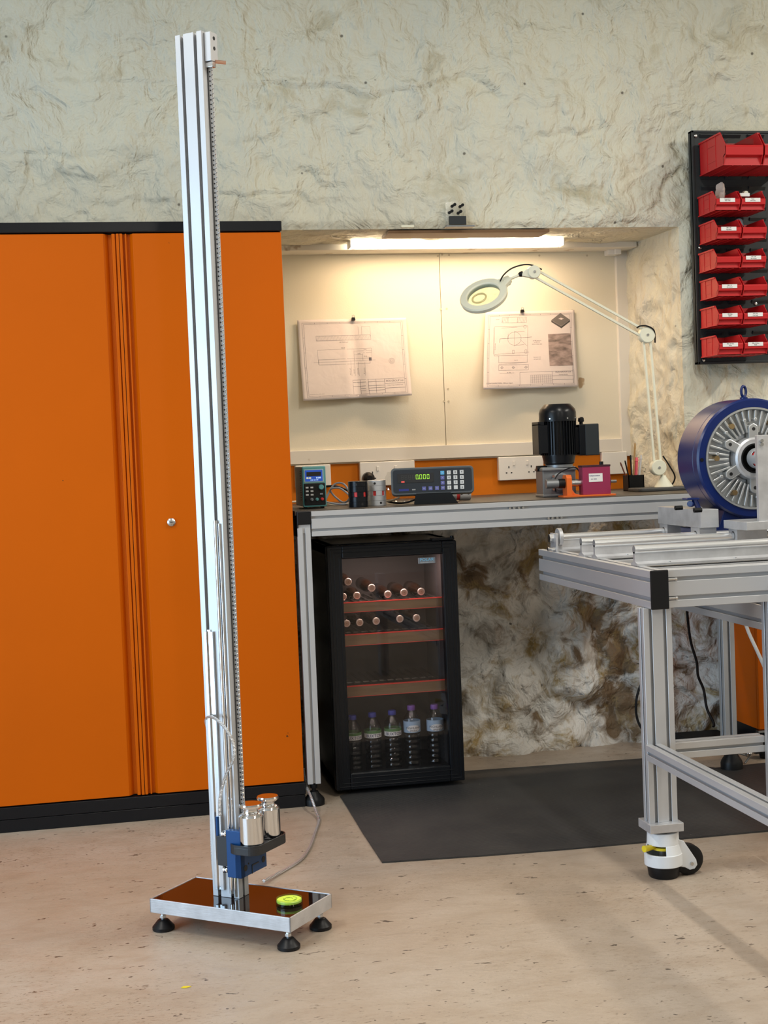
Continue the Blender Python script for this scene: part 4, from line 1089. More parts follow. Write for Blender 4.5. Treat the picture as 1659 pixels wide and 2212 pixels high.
ln += rect(.17, .50, .64, .565)+[((.12, .535), (.69, .525), .001), ((.165, .38), (.165, .56), .001), ((.165, .38), (.66, .375), .001), ((.66, .375), (.66, .49), .001), ((.50, .405), (.66, .402), .001), ((.58, .43), (.66, .428), .001), ((.50, .45), (.575, .448), .001), ((.6, .487), (.64, .487), .001), ((.5, .40), (.5, .6), .001), ((.575, .44), (.575, .53), .001)]
ln += circ(.84, .545, .036, 1.41)+circ(.84, .545, .024, 1.41)+circ(.84, .545, .012, 1.41)
for k, u in enumerate((.465, .50, .535, .59)): ln += [((u, .52+.01*k), (u, .72), .001)]
for k in range(10): ln.append(((.63, .495+k*.004), (.655, .495+k*.004), .0022))
ln += rect(.47, .77, .945, .95)+[((.76, .77), (.76, .95)), ((.76, .83), (.945, .83)), ((.76, .89), (.945, .89)), ((.47, .80), (.76, .80)), ((.54, .77), (.54, .95)), ((.61, .77), (.61, .95)), ((.68, .77), (.68, .95)), ((.47, .85), (.76, .85)), ((.54, .88), (.76, .88)), ((.54, .91), (.76, .91))]
ln += [((.55, .10), (.55, .20), .001), ((.58, .10), (.66, .10), .001), ((.58, .10), (.58, .2), .001), ((.66, .10), (.66, .2), .001)]
tx_ = [('ECIS GROUP Ltd.', .855, .80, .030, 0), ('Motor Output Shaft Ø19 mm', .855, .855, .016, 0), ('SECTION A-A', .41, .29, .018, 0), ('400.00', .40, .362, .018, 0), ('95.00', .60, .39, .016, 0), ('50.00', .545, .438, .016, 0), ('35.00', .60, .475, .016, 0), ('Ø19 h7 shaft', .452, .66, .016, 1), ('Ø14 H7', .49, .66, .016, 1), ('Ø22 bearing', .525, .66, .016, 1), ('Ø17 groove', .58, .66, .016, 1), ('All dimensions in mm unless stated', .13, .925, .013, 0)]
def curl1(u, v):
    fold = .010*max(0, 1-abs(u-.50-.02*v)*12)
    return .012+.022*v*v+.012*abs(math.sin(v*3+u*5))*u*(1-u)-fold*(.5+v)+.012*(abs(u-.5)*2)**2*v
sheet('technical_drawing', 'wide creased engineering drawing with bar section and circle, pinned at left', ((641, 692), (876, 687), (885, 855), (652, 867)), YB-.012, curl1, ln, tx_)
ln = border()+rect(.19, .075, .46, .145)+rect(.255, .075, .36, .145)
for k in range(16):
    u = .19+k*.0165
    if not (.25 < u < .355): ln.append(((u, .145), (u+.014, .075), .001))
ln += rect(.11, .19, .475, .57)+rect(.16, .57, .47, .66)+circ(.33, .35, .085, 1.15, 28)+circ(.445, .20, .018, 1.15)
ln += [((.17, .35), (.52, .335), .0016), ((.17, .35), (.165, .40), .0016), ((.33, .25), (.33, .45), .001), ((.33, .26), (.44, .26), .001), ((.33, .44), (.44, .43), .001), ((.39, .36), (.47, .45), .001), ((.115, .55), (.49, .53), .001), ((.10, .20), (.10, .55), .001), ((.185, .21), (.36, .205), .001)]
ln += rect(.31, .50, .33, .545)+rect(.445, .50, .465, .545)+rect(.16, .69, .48, .76)+[((.16, .68), (.48, .66), .001), ((.17, .80), (.33, .795), .001)]
for u in (.195, .32, .455): ln += circ(u, .725, .014, 1.15, 10)+[((u-.02, .725), (u+.02, .725), .001), ((u, .705), (u, .745), .001)]
ln += rect(.39, .79, .95, .95)+[((.72, .79), (.72, .95)), ((.72, .85), (.95, .85)), ((.72, .90), (.95, .90))]
for k in range(9): ln.append(((.50, .83+k*.013), (.72, .83+k*.013), .0008))
for k in range(12): ln.append(((.50+k*.02, .83), (.50+k*.02, .94), .0008))
tx_ = [('ECIS GROUP Ltd', .84, .80, .028, 0), ('Gearbox Bracket', .84, .835, .017, 0), ('CONFIGURATION: 100mm Input', .17, .925, .024, 0), ('Section', .14, .10, .016, 0), ('Ø 45 bore', .26, .32, .016, 1), ('slots 8.5', .35, .63, .015, 0), ('10 ± 0.2 wide', .12, .45, .016, 1), ('4x M8 clearance', .575, .385, .016, 0), ('on 80 PCD', .575, .405, .016, 0), ('remove sharp edges', .575, .43, .016, 0), ('2x dowel hole', .575, .60, .016, 0), ('drill and ream', .575, .625, .016, 0), ('80 - 100', .27, .79, .014, 0)]
fl = [([(.695, .305), (.945, .30), (.955, .72), (.70, .72)], M_photo), ([(.735, .125), (.84, .035), (.945, .125), (.845, .205)], M_plategrey), ([(.735, .127), (.845, .207), (.845, .235), (.735, .15)], mat('printed dark grey', (.09, .08, .075), .8)), ([(.845, .207), (.945, .127), (.945, .15), (.845, .235)], mat('printed darker grey', (.06, .055, .05), .8)), ([(.815, .11), (.84, .095), (.875, .105), (.85, .125)], M_paper)]
curl2 = lambda u, v: .010+.030*v*v*(1-.4*u)+.008*math.sin(u*9+1)*v+.014*(1-u)**2*v
sheet('technical_drawing', 'engineering drawing with a small photograph and grey plate, pinned under the magnifier', ((1047, 675), (1239, 670), (1246, 836), (1036, 843)), YB-.012, curl2, ln, tx_, fl)
for lab, px, py in (('black bulldog clip holding the left drawing to the board', 763, 688), ('black bulldog clip holding the right drawing to the board', 1128, 671)):
    p = atY(px, py, YB-.026)
    t = thing('bulldog_clip', lab, 'clip', tuple(p), 0, 'clips on the drawings')
    obj('jaw', MB().prism([(-.008, -.007), (.008, -.007), (.006, .004), (-.006, .004)], -.007, .007, RX(PI/2)), M_black, t)
    obj('handle', MB().tube([(-.004, -.004, .004), (-.005, -.006, .012), (0, -.006, .015), (.004, -.006, .011), (.003, -.004, .004)], .0012, 6), M_steel, t)
p = atY(1236, 672, YB-.02)
tag(obj('drawing_pin', MB().lathe([(.001, .012), (.002, .004), (.006, .003), (.006, 0), (.004, -.002)], 14, T(*p) @ RX(-PI/2)), M_char), 'dark drawing pin in the top right corner of the right drawing', 'pin')
# ------------------------------------------------------------------ sockets
def socket(label, px0, py0, px1, py1, gangs, blank=False):
    a = atY(px0, py0, YB-.012); b = atY(px1, py1, YB-.012)
    W_, H_ = b.x-a.x, abs(a.z-b.z); cz = (a.z+b.z)/2
    o = thing('wall_socket' if not blank else 'blank_plate', label, 'socket' if not blank else 'wall plate', ((a.x+b.x)/2, YB-.004, cz))
    obj('faceplate', MB().box((-W_/2, -.030, -H_/2), (W_/2, 0, H_/2)), M_white, o, bev=.003, seg=3)
    if blank: return o
    for g in range(gangs):
        cx_ = -W_/2+W_*(g+.5)/gangs
        mb = MB()
        mb.cbox((cx_-.006, -.0302, .006), (.0045, .001, .009))
        for s in (-1, 1): mb.cbox((cx_-.006+s*.011, -.0302, -.018), (.0065, .001, .0045))
        obj('pin_holes', mb, M_dark, o)
        obj('rocker_switch', MB().cbox((cx_+(.017 if g == 0 else -.024)*1.0, -.031, .022), (.011, .004, .019)), M_white, o, bev=.001)
    return o
socket('white wall socket on the orange strip, partly hidden by the teal power supply', 636, 1006, 714, 1050, 2)
socket('wide white wall socket with a black plug, behind the couplings', 775, 999, 895, 1046, 2)
socket('white double wall socket left of the black motor', 1074, 988, 1172, 1034, 2)
socket('plain white wall plate behind the pen pot', 1297, 977, 1352, 1023, 1, True)
p = atY(796, 1031, YB-.05)
t = thing('mains_plug', 'black plug in the wide wall socket behind the couplings', 'plug', tuple(p))
obj('plug_body', MB().lathe([(.024, 0), (.026, .008), (.024, .030), (.012, .042)], 26, T(0, .016, -.004) @ RX(PI/2)), M_black, t)
# ------------------------------------------------------------------ bench-top items
ZB = zbt+.003
def on(px, Y): return atY(px, 1085, Y).x
# power supply
YP = 4.93
a = atY(655, 1088, YP); b = atY(706, 1088, YP); zp0 = ZB; zp1 = atY(680, 1007, YP).z; W_ = b.x-a.x
t = thing('bench_power_supply', 'teal and cream bench power supply with lit blue screen at left of bench', 'power supply', (a.x, YP, ZB))
H_ = zp1-ZB
obj('case', MB().box((0, .012, .008), (W_, .19, H_)), mat('cream case', (.75, .73, .64), .5, Specular_IOR_Level=.2), t, bev=.004)
fr = obj('front_frame', MB().box((0, -.002, .006), (W_, .014, H_)), M_teal, t, bev=.004)
obj('panel', MB().box((.004, -.0045, .012), (W_-.004, 0, H_*.60)), M_black, fr, bev=.002)
obj('screen_bezel', MB().box((.006, -.0035, H_*.62), (W_-.008, 0, H_*.93)), mat('pale bezel', (.35, .5, .5), .4), fr, bev=.001)
sc_ = obj('screen', MB().box((.010, -.0045, H_*.645), (W_-.012, -.001, H_*.91)), M_lcd_b, fr)
obj('screen_graph', MB().box((.015, -.0052, H_*.765), (W_-.017, -.0046, H_*.865)), M_dark, sc_)
label_text('screen_text', '00.00', .0078, M_lcd_y, sc_, T(.0225, -.0055, H_*.725))
label_text('screen_text', '0.000', .0078, M_lcd_w, sc_, T(W_-.0265, -.0055, H_*.725))
label_text('screen_text', '12.00  5.00  0.00', .0042, M_lcd_w, sc_, T(W_/2, -.0055, H_*.675))
obj('knob', MB().lathe([(.0095, 0), (.0095, .008), (.0075, .011)], 24, T(W_-.019, -.004, H_*.50) @ RX(PI/2)), M_teal, fr)
for i in range(3):
    for j in range(2): obj('button', MB().cbox((.015+.017*j, -.0055, H_*(.50-.085*i)), (.010, .004, .0055)), M_keyw, fr, bev=.0006)
obj('button', MB().cbox((W_-.019, -.0055, H_*.34), (.011, .004, .006)), M_greypl, fr, bev=.0006)
for k, mm in enumerate((M_black, M_greypl, M_teal, M_redins)):
    obj('terminal', MB().lathe([(.0055, 0), (.0055, .006), (.003, .006), (.003, .012)], 16, T(.012+.0185*k, -.004, H_*.22) @ RX(PI/2)), mm, fr)
vm = MB()
for k in range(13): vm.box((-.0006, .03, .03+k*.0085), (.0004, .052, .033+k*.0085))
obj('vent_slots', vm, M_dark, t)
for fx_ in (.012, W_-.012): obj('foot', MB().box((fx_-.006, .02, 0), (fx_+.006, .04, .009)), M_black, t)
# couplings
def coupling(label, px, py, R_, H_, body, Y, red=True):
    p = atY(px, py, Y); c = (p.x, Y, ZB)
    o = thing('shaft_coupling', label, 'coupling', c, 0, 'jaw couplings on the bench')
    h1 = H_*.40; h2 = H_*.58
    for nm, z0, z1 in (('lower_hub', 0, h1), ('upper_hub', h2, H_)):
        mb = MB(); mb.lathe([(R_-.001, z0), (R_, z0+.001), (R_, z0+(z1-z0)*.49), (R_-.0012, z0+(z1-z0)*.5), (R_, z0+(z1-z0)*.51), (R_, z1-.001), (R_-.002, z1)], 44); hb_ = obj(nm, mb, body, o)
        a_ = -1.35 if nm == 'lower_hub' else -1.95
        q0 = Vector((math.cos(a_), math.sin(a_), 0)); zz = (z0+z1)/2+(.008 if nm == 'upper_hub' else -.008)
        obj('screw_hole', MB().cyl(q0*(R_-.002)+Vector((0, 0, zz)), q0*(R_+.0006)+Vector((0, 0, zz)), .0042, 14), M_dark, hb_)
    obj('insert', MB().lathe([(R_-.003, h1), (R_-.003, h2)], 40), M_redins, o)
    mb = MB(); nj = 6
    for k in range(nj*1):
        vs = []; a0 = 2*PI*k/nj+.25
        for q in range(7):
            aa = a0+q*(2*PI/nj*.66/6); c_, s_ = math.cos(aa), math.sin(aa)
            vs += [((R_-.006)*c_, (R_-.006)*s_, h1), (R_*c_, R_*s_, h1), (R_*c_, R_*s_, h2), ((R_-.006)*c_, (R_-.006)*s_, h2)]
        mb.add(vs, [(q*4+s, q*4+(s+1) % 4, (q+1)*4+(s+1) % 4, (q+1)*4+s) for q in range(6) for s in range(4)]+[(0,1,2,3),(27,26,25,24)])
    obj('jaws', mb, body, o)
    return o
coupling('black jaw coupling with red insert standing on the bench', 774.5, 1090, .0345, .091, M_blackp, 4.89)
coupling('silver grey jaw coupling with red insert standing on the bench', 815, 1090, .0330, .091, M_alu, 4.94)
# cables behind the couplings
tag(obj('blue_lead', MB().tube(smooth([(on(703, 5.15), 5.15, ZB+.02), (on(722, 5.15), 5.15, ZB+.075), (on(742, 5.15), 5.13, ZB+.078), (on(757, 5.1), 5.10, ZB+.035), (on(745, 5.1), 5.12, ZB+.010), (on(728, 5.1), 5.16, ZB+.035), (on(719, 5.1), 5.14, ZB+.060), (on(738, 5.1), 5.11, ZB+.062), (on(760, 5.1), 5.08, ZB+.02), (on(740, 5.1), 5.06, ZB+.006), (on(712, 5.1), 5.06, ZB+.012), (on(700, 5.1), 5.12, ZB+.02)], 10), .0035, 8), M_cable_g), 'coiled grey blue lead between the power supply and black coupling', 'cable')
tag(obj('black_lead', MB().tube(smooth([(on(705, 5.2), 5.22, ZB+.07), (on(730, 5.2), 5.20, ZB+.068), (on(760, 5.2), 5.18, ZB+.045), (on(790, 5.2), 5.20, ZB+.03)], 8), .004, 8), M_black), 'black lead passing behind the coiled blue lead', 'cable')
tag(obj('cream_lead', MB().tube(smooth([atZ(630, 1084, ZB+.006), atZ(668, 1083, ZB+.006), atZ(705, 1090, ZB+.005), atZ(745, 1089, ZB+.005), (on(765, 4.97), 4.98, ZB+.01), (on(838, 5.0), 5.0, ZB+.012), (on(862, 4.98), 4.97, ZB+.025)], 8), .0038, 8), M_cable_w), 'cream lead lying on the bench in front of the power supply', 'cable')
tag(obj('readout_cable', MB().tube(smooth([(on(835, 5.0), 5.02, ZB+.012), (on(855, 5.0), 4.99, ZB+.004), (on(880, 4.96), 4.96, ZB+.006), (on(905, 4.9), 4.93, ZB+.018)], 8), .0035, 8), M_black), 'black cable running into the stand of the digital readout', 'cable')
# digital readout
YD = 4.83
cA = atY(853, 1060, YD-.01)
rot = math.radians(-12)
ctr = atY(936, 1090, YD+.04)
t = thing('digital_readout', 'dark grey digital readout box showing green zero digits on the bench', 'readout', (ctr.x, YD+.04, ZB), rot)
W_ = .292; H_ = .096; zb0 = atY(936, 1076, YD).z-ZB+.012
# tilt the box back a little
Mt = T(0, 0, zb0) @ RX(math.radians(-6))
def rbox(w, h, r, y0, y1, n=5):
    pts = []
    for cx_, cz_, a0 in ((w/2-r, h-r, 0), (-w/2+r, h-r, PI/2), (-w/2+r, r, PI), (w/2-r, r, 1.5*PI)):
        for k in range(n+1):
            a = a0+PI/2*k/n; pts.append((cx_+r*math.cos(a), cz_+r*math.sin(a)))
    mb = MB(); mb.prism(pts, -y1, -y0, Mt @ RX(PI/2)); return mb
bo = obj('body', rbox(W_, H_, .014, -.02, .05), mat('grey readout body', (.07, .08, .085), .45), t, bev=.002)
fp = obj('front_panel', rbox(W_-.014, H_-.014, .010, -.0215, -.019), M_char, t)
for v in fp.data.vertices: v.co = Mt @ (Mt.inverted() @ v.co + Vector((0, 0, .007)))
fp.data.materials.clear(); fp.data.materials.append(mat('near black blue panel', (.008, .014, .022), .35))
def fb_(x0, z0, x1, z1, y0=-.0235, y1=-.021): return MB().box((x0, y0, z0), (x1, y1, z1), Mt)
def fx2(u): return -W_/2+W_*u
def fz2(v): return H_*(1-v)
win = obj('display_window', fb_(fx2(.075), fz2(.56), fx2(.515), fz2(.22)), M_dark, fp)
def seg7(mb, x, z, w_, h_, segs):
    g = w_*.2
    S_ = {'a': (0, h_-g, w_, h_), 'd': (0, 0, w_, g), 'g': (0, h_/2-g/2, w_, h_/2+g/2), 'f': (0, h_/2, g, h_), 'b': (w_-g, h_/2, w_, h_), 'e': (0, 0, g, h_/2), 'c': (w_-g, 0, w_, h_/2)}
    for s in segs:
        a_ = S_[s]; mb.box((x+a_[0]+.0004, -.0242, z+a_[1]+.0004), (x+a_[2]-.0004, -.0236, z+a_[3]-.0004), Mt)
mb = MB(); mo = MB(); dw = .0088
for k in range(8):
    x = fx2(.122)+k*(dw+.0042); z = fz2(.44)
    seg7(mb if k > 3 else mo, x, z, dw, .0165, 'abcdef' if k > 3 else 'abcdefg')
    if k == 4: mb.box((x+dw+.0008, -.0242, z), (x+dw+.003, -.0236, z+.002), Mt)
obj('lit_digits', mb, M_seg, win); obj('unlit_digits', mo, M_segoff, win)
obj('indicator', fb_(fx2(.122), fz2(.545), fx2(.162), fz2(.495), -.0240, -.0236), M_redled, win)
obj('brand_strip', fb_(fx2(.09), fz2(.86), fx2(.21), fz2(.78), -.0222, -.0215), M_navy, fp)
label_text('model_text', '8888', .006, M_keyw, fp, Mt @ T(fx2(.27), -.0221, fz2(.82)))
KEYS = [['7', '8', '9'], ['4', '5', '6'], ['1', '2', '3'], ['0', '.', '±']]
kw = .0135
for r in range(4):
    for c in range(3):
        x = fx2(.70+.078*c); z = fz2(.235+.185*r)
        k_ = obj('key', MB().box((x-kw/2, -.0245, z-kw/2), (x+kw/2, -.021, z+kw/2), Mt), M_keyw, fp, bev=.0006)
        label_text('key_text', KEYS[r][c], .010, M_black, k_, Mt @ T(x, -.0247, z))
    x = fx2(.622); z = fz2(.235+.185*r)
    k_ = obj('key', MB().box((x-kw/2, -.0245, z-kw/2), (x+kw/2, -.021, z+kw/2), Mt), M_keyc if r == 0 else M_keyb, fp, bev=.0006)
    label_text('key_text', ['X', 'Y', 'Z', 'X/2'][r], .006, M_keyw, k_, Mt @ T(x, -.0247, z))
for c in range(3):
    x = fx2(.395+.078*c); z = fz2(.79)
    k_ = obj('key', MB().box((x-kw/2, -.0245, z-kw/2), (x+kw/2, -.021, z+kw/2), Mt), M_keyb, fp, bev=.0006)
    label_text('key_text', ['R/I', 'ABS', 'INC'][c], .005, M_keyw, k_, Mt @ T(x, -.0247, z))
obj('stand', MB().prism([(-.068, 0), (.088, 0), (.062, zb0+.006), (-.060, zb0+.006)], -.05, .02, RX(PI/2)), M_blackm, t, bev=.001)
# small coupling behind the readout
t = thing('clamp_coupling', 'small silver clamp coupling behind the right end of the readout', 'coupling', (on(995, 5.03), 5.03, ZB+.022))
obj('hub', MB().cyl((-.006, 0, 0), (.036, 0, 0), .021, 30), M_alu, t, bev=.001)
obj('insert', MB().cyl((-.018, 0, 0), (-.005, 0, 0), .019, 30), M_redins, t)
obj('hub', MB().cyl((-.040, 0, 0), (-.018, 0, 0), .021, 30), M_alu, t, bev=.001)
obj('clamp_screw', MB().cyl((.000, -.020, .004), (.000, -.0215, .004), .0042, 12).cyl((.026, -.020, .004), (.026, -.0215, .004), .0042, 12), M_dark, t)
# plastic bag
p = (on(860, 5.16), 5.14, ZB)
mb = MB(); n = 14
for j in range(n+1):
    for i in range(n+1):
        u, v = i/n, j/n
        mb.v.append((-.05+.10*u+.01*math.sin(v*7), -.02+.05*v*0+.012*fn((u*3, v*3, 1), 2, 3)-.04*(1-v)**2, .115*v))
for j in range(n):
    for i in range(n): q = j*(n+1)+i; mb.f.append((q, q+1, q+n+2, q+n+1)); mb.sm.append(False)
b0 = obj('plastic_bag', mb, M_clear); b0.location = p
tag(b0, 'crumpled clear plastic bag leaning behind the digital readout', 'bag')
# motor and gearbox
YM = 5.02
cm = atY(1210, 1070, YM)
t = thing('geared_motor', 'black vertical electric motor on a grey worm gearbox on the bench', 'motor', (cm.x, YM, ZB))
def zz_(py): return atY(1210, py, YM).z-ZB
def ww(px): return px*5.13/3050
z_top, z_cow, z_fin0, z_fl, z_gb = zz_(873), zz_(908), zz_(985), zz_(1000), zz_(1008)
R1 = ww(41)
ax = T(.0, 0, 0)
obj('fan_cowl', MB().lathe([(R1, z_cow-.004), (R1, z_cow+.028), (R1-.004, z_top-.018), (R1*.74, z_top-.003), (R1*.70, z_top), (R1*.68, z_top-.003)], 48, ax), M_blackp, t)
bodyR = ww(35)
mb = MB(); mb.lathe([(bodyR*.93, z_fl), (bodyR, z_fin0), (bodyR, z_cow)], 40, ax)
for k in range(36):
    a_ = 2*PI*k/36
    mb.box((bodyR-.004, -.0012, z_fin0+.004), (bodyR+.009, .0012, z_cow-.002), RZ(a_))
obj('finned_body', mb, M_blackp, t)
obj('end_flange', MB().lathe([(ww(30), z_fl-.006), (ww(34), z_fl), (ww(34), z_fl+.006), (bodyR+.003, z_fin0), (bodyR+.003, z_fin0+.006)], 40, ax), M_blackp, t)
obj('adapter_ring', MB().lathe([(ww(30), z_gb-.002), (ww(30), z_fl-.004)], 40, ax), M_cgrey, t)
tb0, tb1 = ww(33), ww(84)
tbx = obj('terminal_box', MB().box((tb0+.012, -.045, zz_(985)), (tb1, .04, zz_(919))).box((bodyR-.01, -.035, zz_(980)), (tb0+.03, .035, zz_(925))), M_blackp, t, bev=.003)
obj('box_lid', MB().box((tb0+.034, -.047, zz_(986)), (tb1+.002, .042, zz_(918))), M_char, tbx, bev=.003)
obj('cable_gland', MB().cyl((ww(52), -.01, zz_(921)), (ww(52), -.01, zz_(912)), .007, 12).lathe([(.0105, 0), (.0115, .004), (.0105, .014), (.006, .018)], 14, T(ww(52), -.01, zz_(913))), M_black, t)
obj('mount_pad', MB().box((-ww(52), -.045, zz_(978)), (-ww(32), -.020, zz_(918))).box((-ww(54), -.046, zz_(918)), (-ww(40), .03, zz_(910))).box((-ww(54), -.046, zz_(980)), (-ww(48), .03, zz_(915))), M_blackp, t, bev=.001)
for a_ in (-2.3, -1.35, -.6):
    obj('cowl_screw', MB().cyl((math.cos(a_)*(R1-.001), math.sin(a_)*(R1-.001), z_cow+.006), (math.cos(a_)*(R1+.002), math.sin(a_)*(R1+.002), z_cow+.006), .003, 8), M_steel, t)
gbx = MB().box((-ww(46), -.038, .004), (ww(30), .045, z_gb)).box((-ww(48), -.048, 0), (ww(32), .05, .010)).box((-ww(48), -.048, z_gb-.014), (ww(32), .05, z_gb-.004))
gb = obj('gearbox', gbx, M_cgrey, t, bev=.003)
mb = MB().lathe([(.036, 0), (.036, .008), (.029, .010), (.029, .016), (.015, .016)], 36, T(-.012, -.038, z_gb*.48) @ RX(PI/2)); obj('output_flange', mb, M_cgrey, gb)
mb = MB()
for k in range(4):
    a_ = PI/4+k*PI/2; mb.cyl((-.012+.040*math.cos(a_), -.036, z_gb*.48+.033*math.sin(a_)), (-.012+.040*math.cos(a_), -.052, z_gb*.48+.033*math.sin(a_)), .0055, 10)
obj('flange_bolt', mb, M_steel, gb)
obj('worm_cover', MB().cyl((-ww(52), .0, z_gb-.004), (-ww(20), .0, z_gb-.004), .011, 14), M_blackp, t)
# torque sensor rig on orange bracket
YR = 4.90
c = atY(1268, 1072, YR)
t = thing('torque_sensor_rig', 'orange bracket holding a magenta sensor box in front of the motor', 'sensor rig', (c.x, YR, ZB), math.radians(-3))
def X(px): return (px-1268)*5.03/3050
def Zr(py): return atY(1268, py, YR).z-ZB
obj('base_plate', MB().prism(stadium(X(1208), X(1330), -.035, .045, .012), 0, .006), M_orpl, t, bev=.001)
zu = Zr(1024)
mb = MB().prism([(-.030, .006), (.03, .006), (.03, zu-.012), (.020, zu), (-.020, zu), (-.03, zu-.012)], X(1218), X(1230), Matrix(((0,0,1,0),(1,0,0,0),(0,1,0,0),(0,0,0,1))))
mb.prism([(X(1230), .006), (X(1250), .006), (X(1238), .012), (X(1230), .030)], -.02, .02, RX(PI/2))
obj('upright', mb, M_orpl, t, bev=.001)
zs_ = Zr(1042)
obj('mini_motor', MB().cyl((X(1176), 0, zs_), (X(1218), 0, zs_), .0165, 26), M_cgrey, t, bev=.001)
obj('mini_motor_collar', MB().cyl((X(1203), 0, zs_), (X(1219), 0, zs_), .0172, 26), M_black, t)
obj('shaft_clamp', MB().cyl((X(1231), 0, zs_), (X(1257), 0, zs_), .0125, 26).cyl((X(1240), 0, zs_), (X(1247), 0, zs_), .0140, 26), M_steel, t)
sb = obj('sensor_box', MB().box((X(1255), -.026, .006), (X(1318), .026, Zr(1008))), M_magenta, t, bev=.0015)
obj('sensor_lid', MB().box((X(1255)-.001, -.027, Zr(1009)), (X(1318)+.001, .027, Zr(1005))), mat('dark plum lid', (.05, .01, .02), .4), sb)
obj('sensor_end', MB().lathe([(.020, 0), (.020, .004), (.009, .005)], 24, T(X(1318), 0, zs_) @ RY(PI/2)), M_black, sb)
obj('connector', MB().cyl((X(1303), 0, Zr(1005)), (X(1303), 0, Zr(998)), .0075, 14), M_black, sb)
obj('shaft', MB().cyl((X(1318), 0, zs_), (X(1336), 0, zs_), .0055, 16), M_steel, t)
lbp = obj('sensor_label', MB().box((X(1269), -.0268, Zr(1041)), (X(1300), -.0262, Zr(1023))), M_white, sb)
label_text('label_text', 'TORQUE SENSOR', .005, M_navy, lbp, T(X(1282), -.0271, Zr(1028)))
label_text('label_text', 'S/N 10234', .005, M_navy, lbp, T(X(1280), -.0271, Zr(1035)))
tag(obj('sensor_leads', MB().tube(smooth([(cm.x-.045, 4.93, ZB+.02), (cm.x-.050, 4.93, ZB+.055), (cm.x-.03, 4.94, ZB+.085), (cm.x+.02, 4.95, ZB+.105), (cm.x+.05, 4.96, ZB+.10), (cm.x+.065, 4.96, ZB+.06), (cm.x+.07, 4.95, ZB+.03), (cm.x+.09, 4.98, ZB+.02)], 10), .0024, 8), M_black), 'thin black leads looping in front of the grey gearbox', 'cable')
# pen pot
YN = 5.23
p = atY(1369, 1050, YN); w0 = 37*5.3/3050
t = thing('pen_pot', 'black square pot on the bench right of the sensor rig', 'pen pot', (p.x, YN, ZB))
hp = atY(1369, 1026, YN).z-ZB
mb = MB()
for s in (-1, 1):
    mb.box((s*w0/2, -.03, 0), (s*w0/2-s*.003, .03, hp)); mb.box((-w0/2, s*.03, 0), (w0/2, s*.03-s*.003, hp))
mb.box((-w0/2, -.03, 0), (w0/2, .03, .003)); obj('pot', mb, M_black, t)
def pen(nm, label, cat, dx, px, py, r, mt, tipm=None):
    top = atY(px, py, YN); b_ = Vector((p.x+dx, YN, ZB+.01)); o = thing(nm, label, cat, tuple(b_)); v = top-b_
    obj('shaft', MB().cyl((0, 0, 0), v*.88, r, 10), mt, o); obj('end', MB().cyl(v*.88, v, r*1.25, 10, r*.8), tipm or mt, o)
pen('paint_brush', 'tallest wooden handled brush standing in the pen pot', 'brush', -.004, 1372, 957, .0035, M_brush, M_brush)
pen('marker_pen', 'pink red marker pen in the right of the pen pot', 'pen', .006, 1375, 988, .0065, M_pinkish)
pen('steel_rule', 'pale ruler strip standing at the right of the pen pot', 'ruler', .016, 1385, 983, .0045, M_keyw)
pen('pencil', 'dark brown pencil leaning furthest left in the pen pot', 'pencil', -.014, 1340, 999, .0028, mat('brown pencil', (.18, .05, .03), .5))
pen('pencil', 'black pencil leaning left in the pen pot beside the brown one', 'pencil', -.010, 1350, 995, .0028, M_black)
pen('screwdriver', 'short black handled screwdriver upright behind the brush in the pot', 'screwdriver', -.007, 1362, 983, .0030, M_black)
# magnifier lamp
YL = 5.13
t = thing('magnifier_lamp', 'cream jointed arm magnifier lamp standing at the right end of the bench', 'lamp', (atY(1425, 1055, YL).x, YL, ZB))
ox, oz = t.location.x, ZB
def G(px, py, dy=0):
    q = atY(px, py, YL+dy); return Vector((q.x-ox, dy, q.z-oz))
a = G(1366, 1060); b = G(1481, 1056)
obj('base_slab', MB().prism(stadium(a.x, b.x, -.075, .06, .02), 0, .014), mat('graphite base', (.05, .05, .05), .5), t, bev=.004)
cn = G(1434, 1050)
obj('cone', MB().lathe([(.036, .014), (.034, .018), (.012, .050), (.009, .058)], 34, T(cn.x, 0, 0)), M_cream, t)
J1, J2, J3 = G(1421, 1010), G(1396, 724), G(1152, 588)
obj('post', MB().cyl((cn.x, 0, .05), (J1.x+.006, 0, J1.z-.01), .006, 12), M_cream, t)
def disc(name, c, r, y0=-.016, y1=.016):
    o = obj(name, MB().lathe([(r*.9, y0), (r, y0+.003), (r, y1-.003), (r*.9, y1)], 34, T(*c) @ RX(PI/2)), M_cream, t)
    obj('pivot_bolt', MB().cyl((c.x, -y1, c.z), (c.x, -y1-.003, c.z), .005, 12), M_steel, o)
disc('lower_joint', J1, .0305); disc('elbow_joint', J2, .0310); disc('upper_joint', J3, .0250)
def arm(name, A, B, off, w_=.0085):
    d = (B-A).normalized(); n = Vector((-d.z, 0, d.x))
    for s in (-1, 1):
        a_, b__ = A+n*off*s, B+n*off*s
        obj(name, MB().add([a_-n*w_/2+Vector((0, -.005, 0)), a_+n*w_/2+Vector((0, -.005, 0)), b__+n*w_/2+Vector((0, -.005, 0)), b__-n*w_/2+Vector((0, -.005, 0)), a_-n*w_/2+Vector((0, .005, 0)), a_+n*w_/2+Vector((0, .005, 0)), b__+n*w_/2+Vector((0, .005, 0)), b__-n*w_/2+Vector((0, .005, 0))],
            [(0,1,2,3), (4,7,6,5), (0,4,5,1), (1,5,6,2), (2,6,7,3), (3,7,4,0)]), M_cream, t, bev=.001)
arm('lower_arm', J1, J2, .0135); arm('upper_arm', J2, J3, .0135)
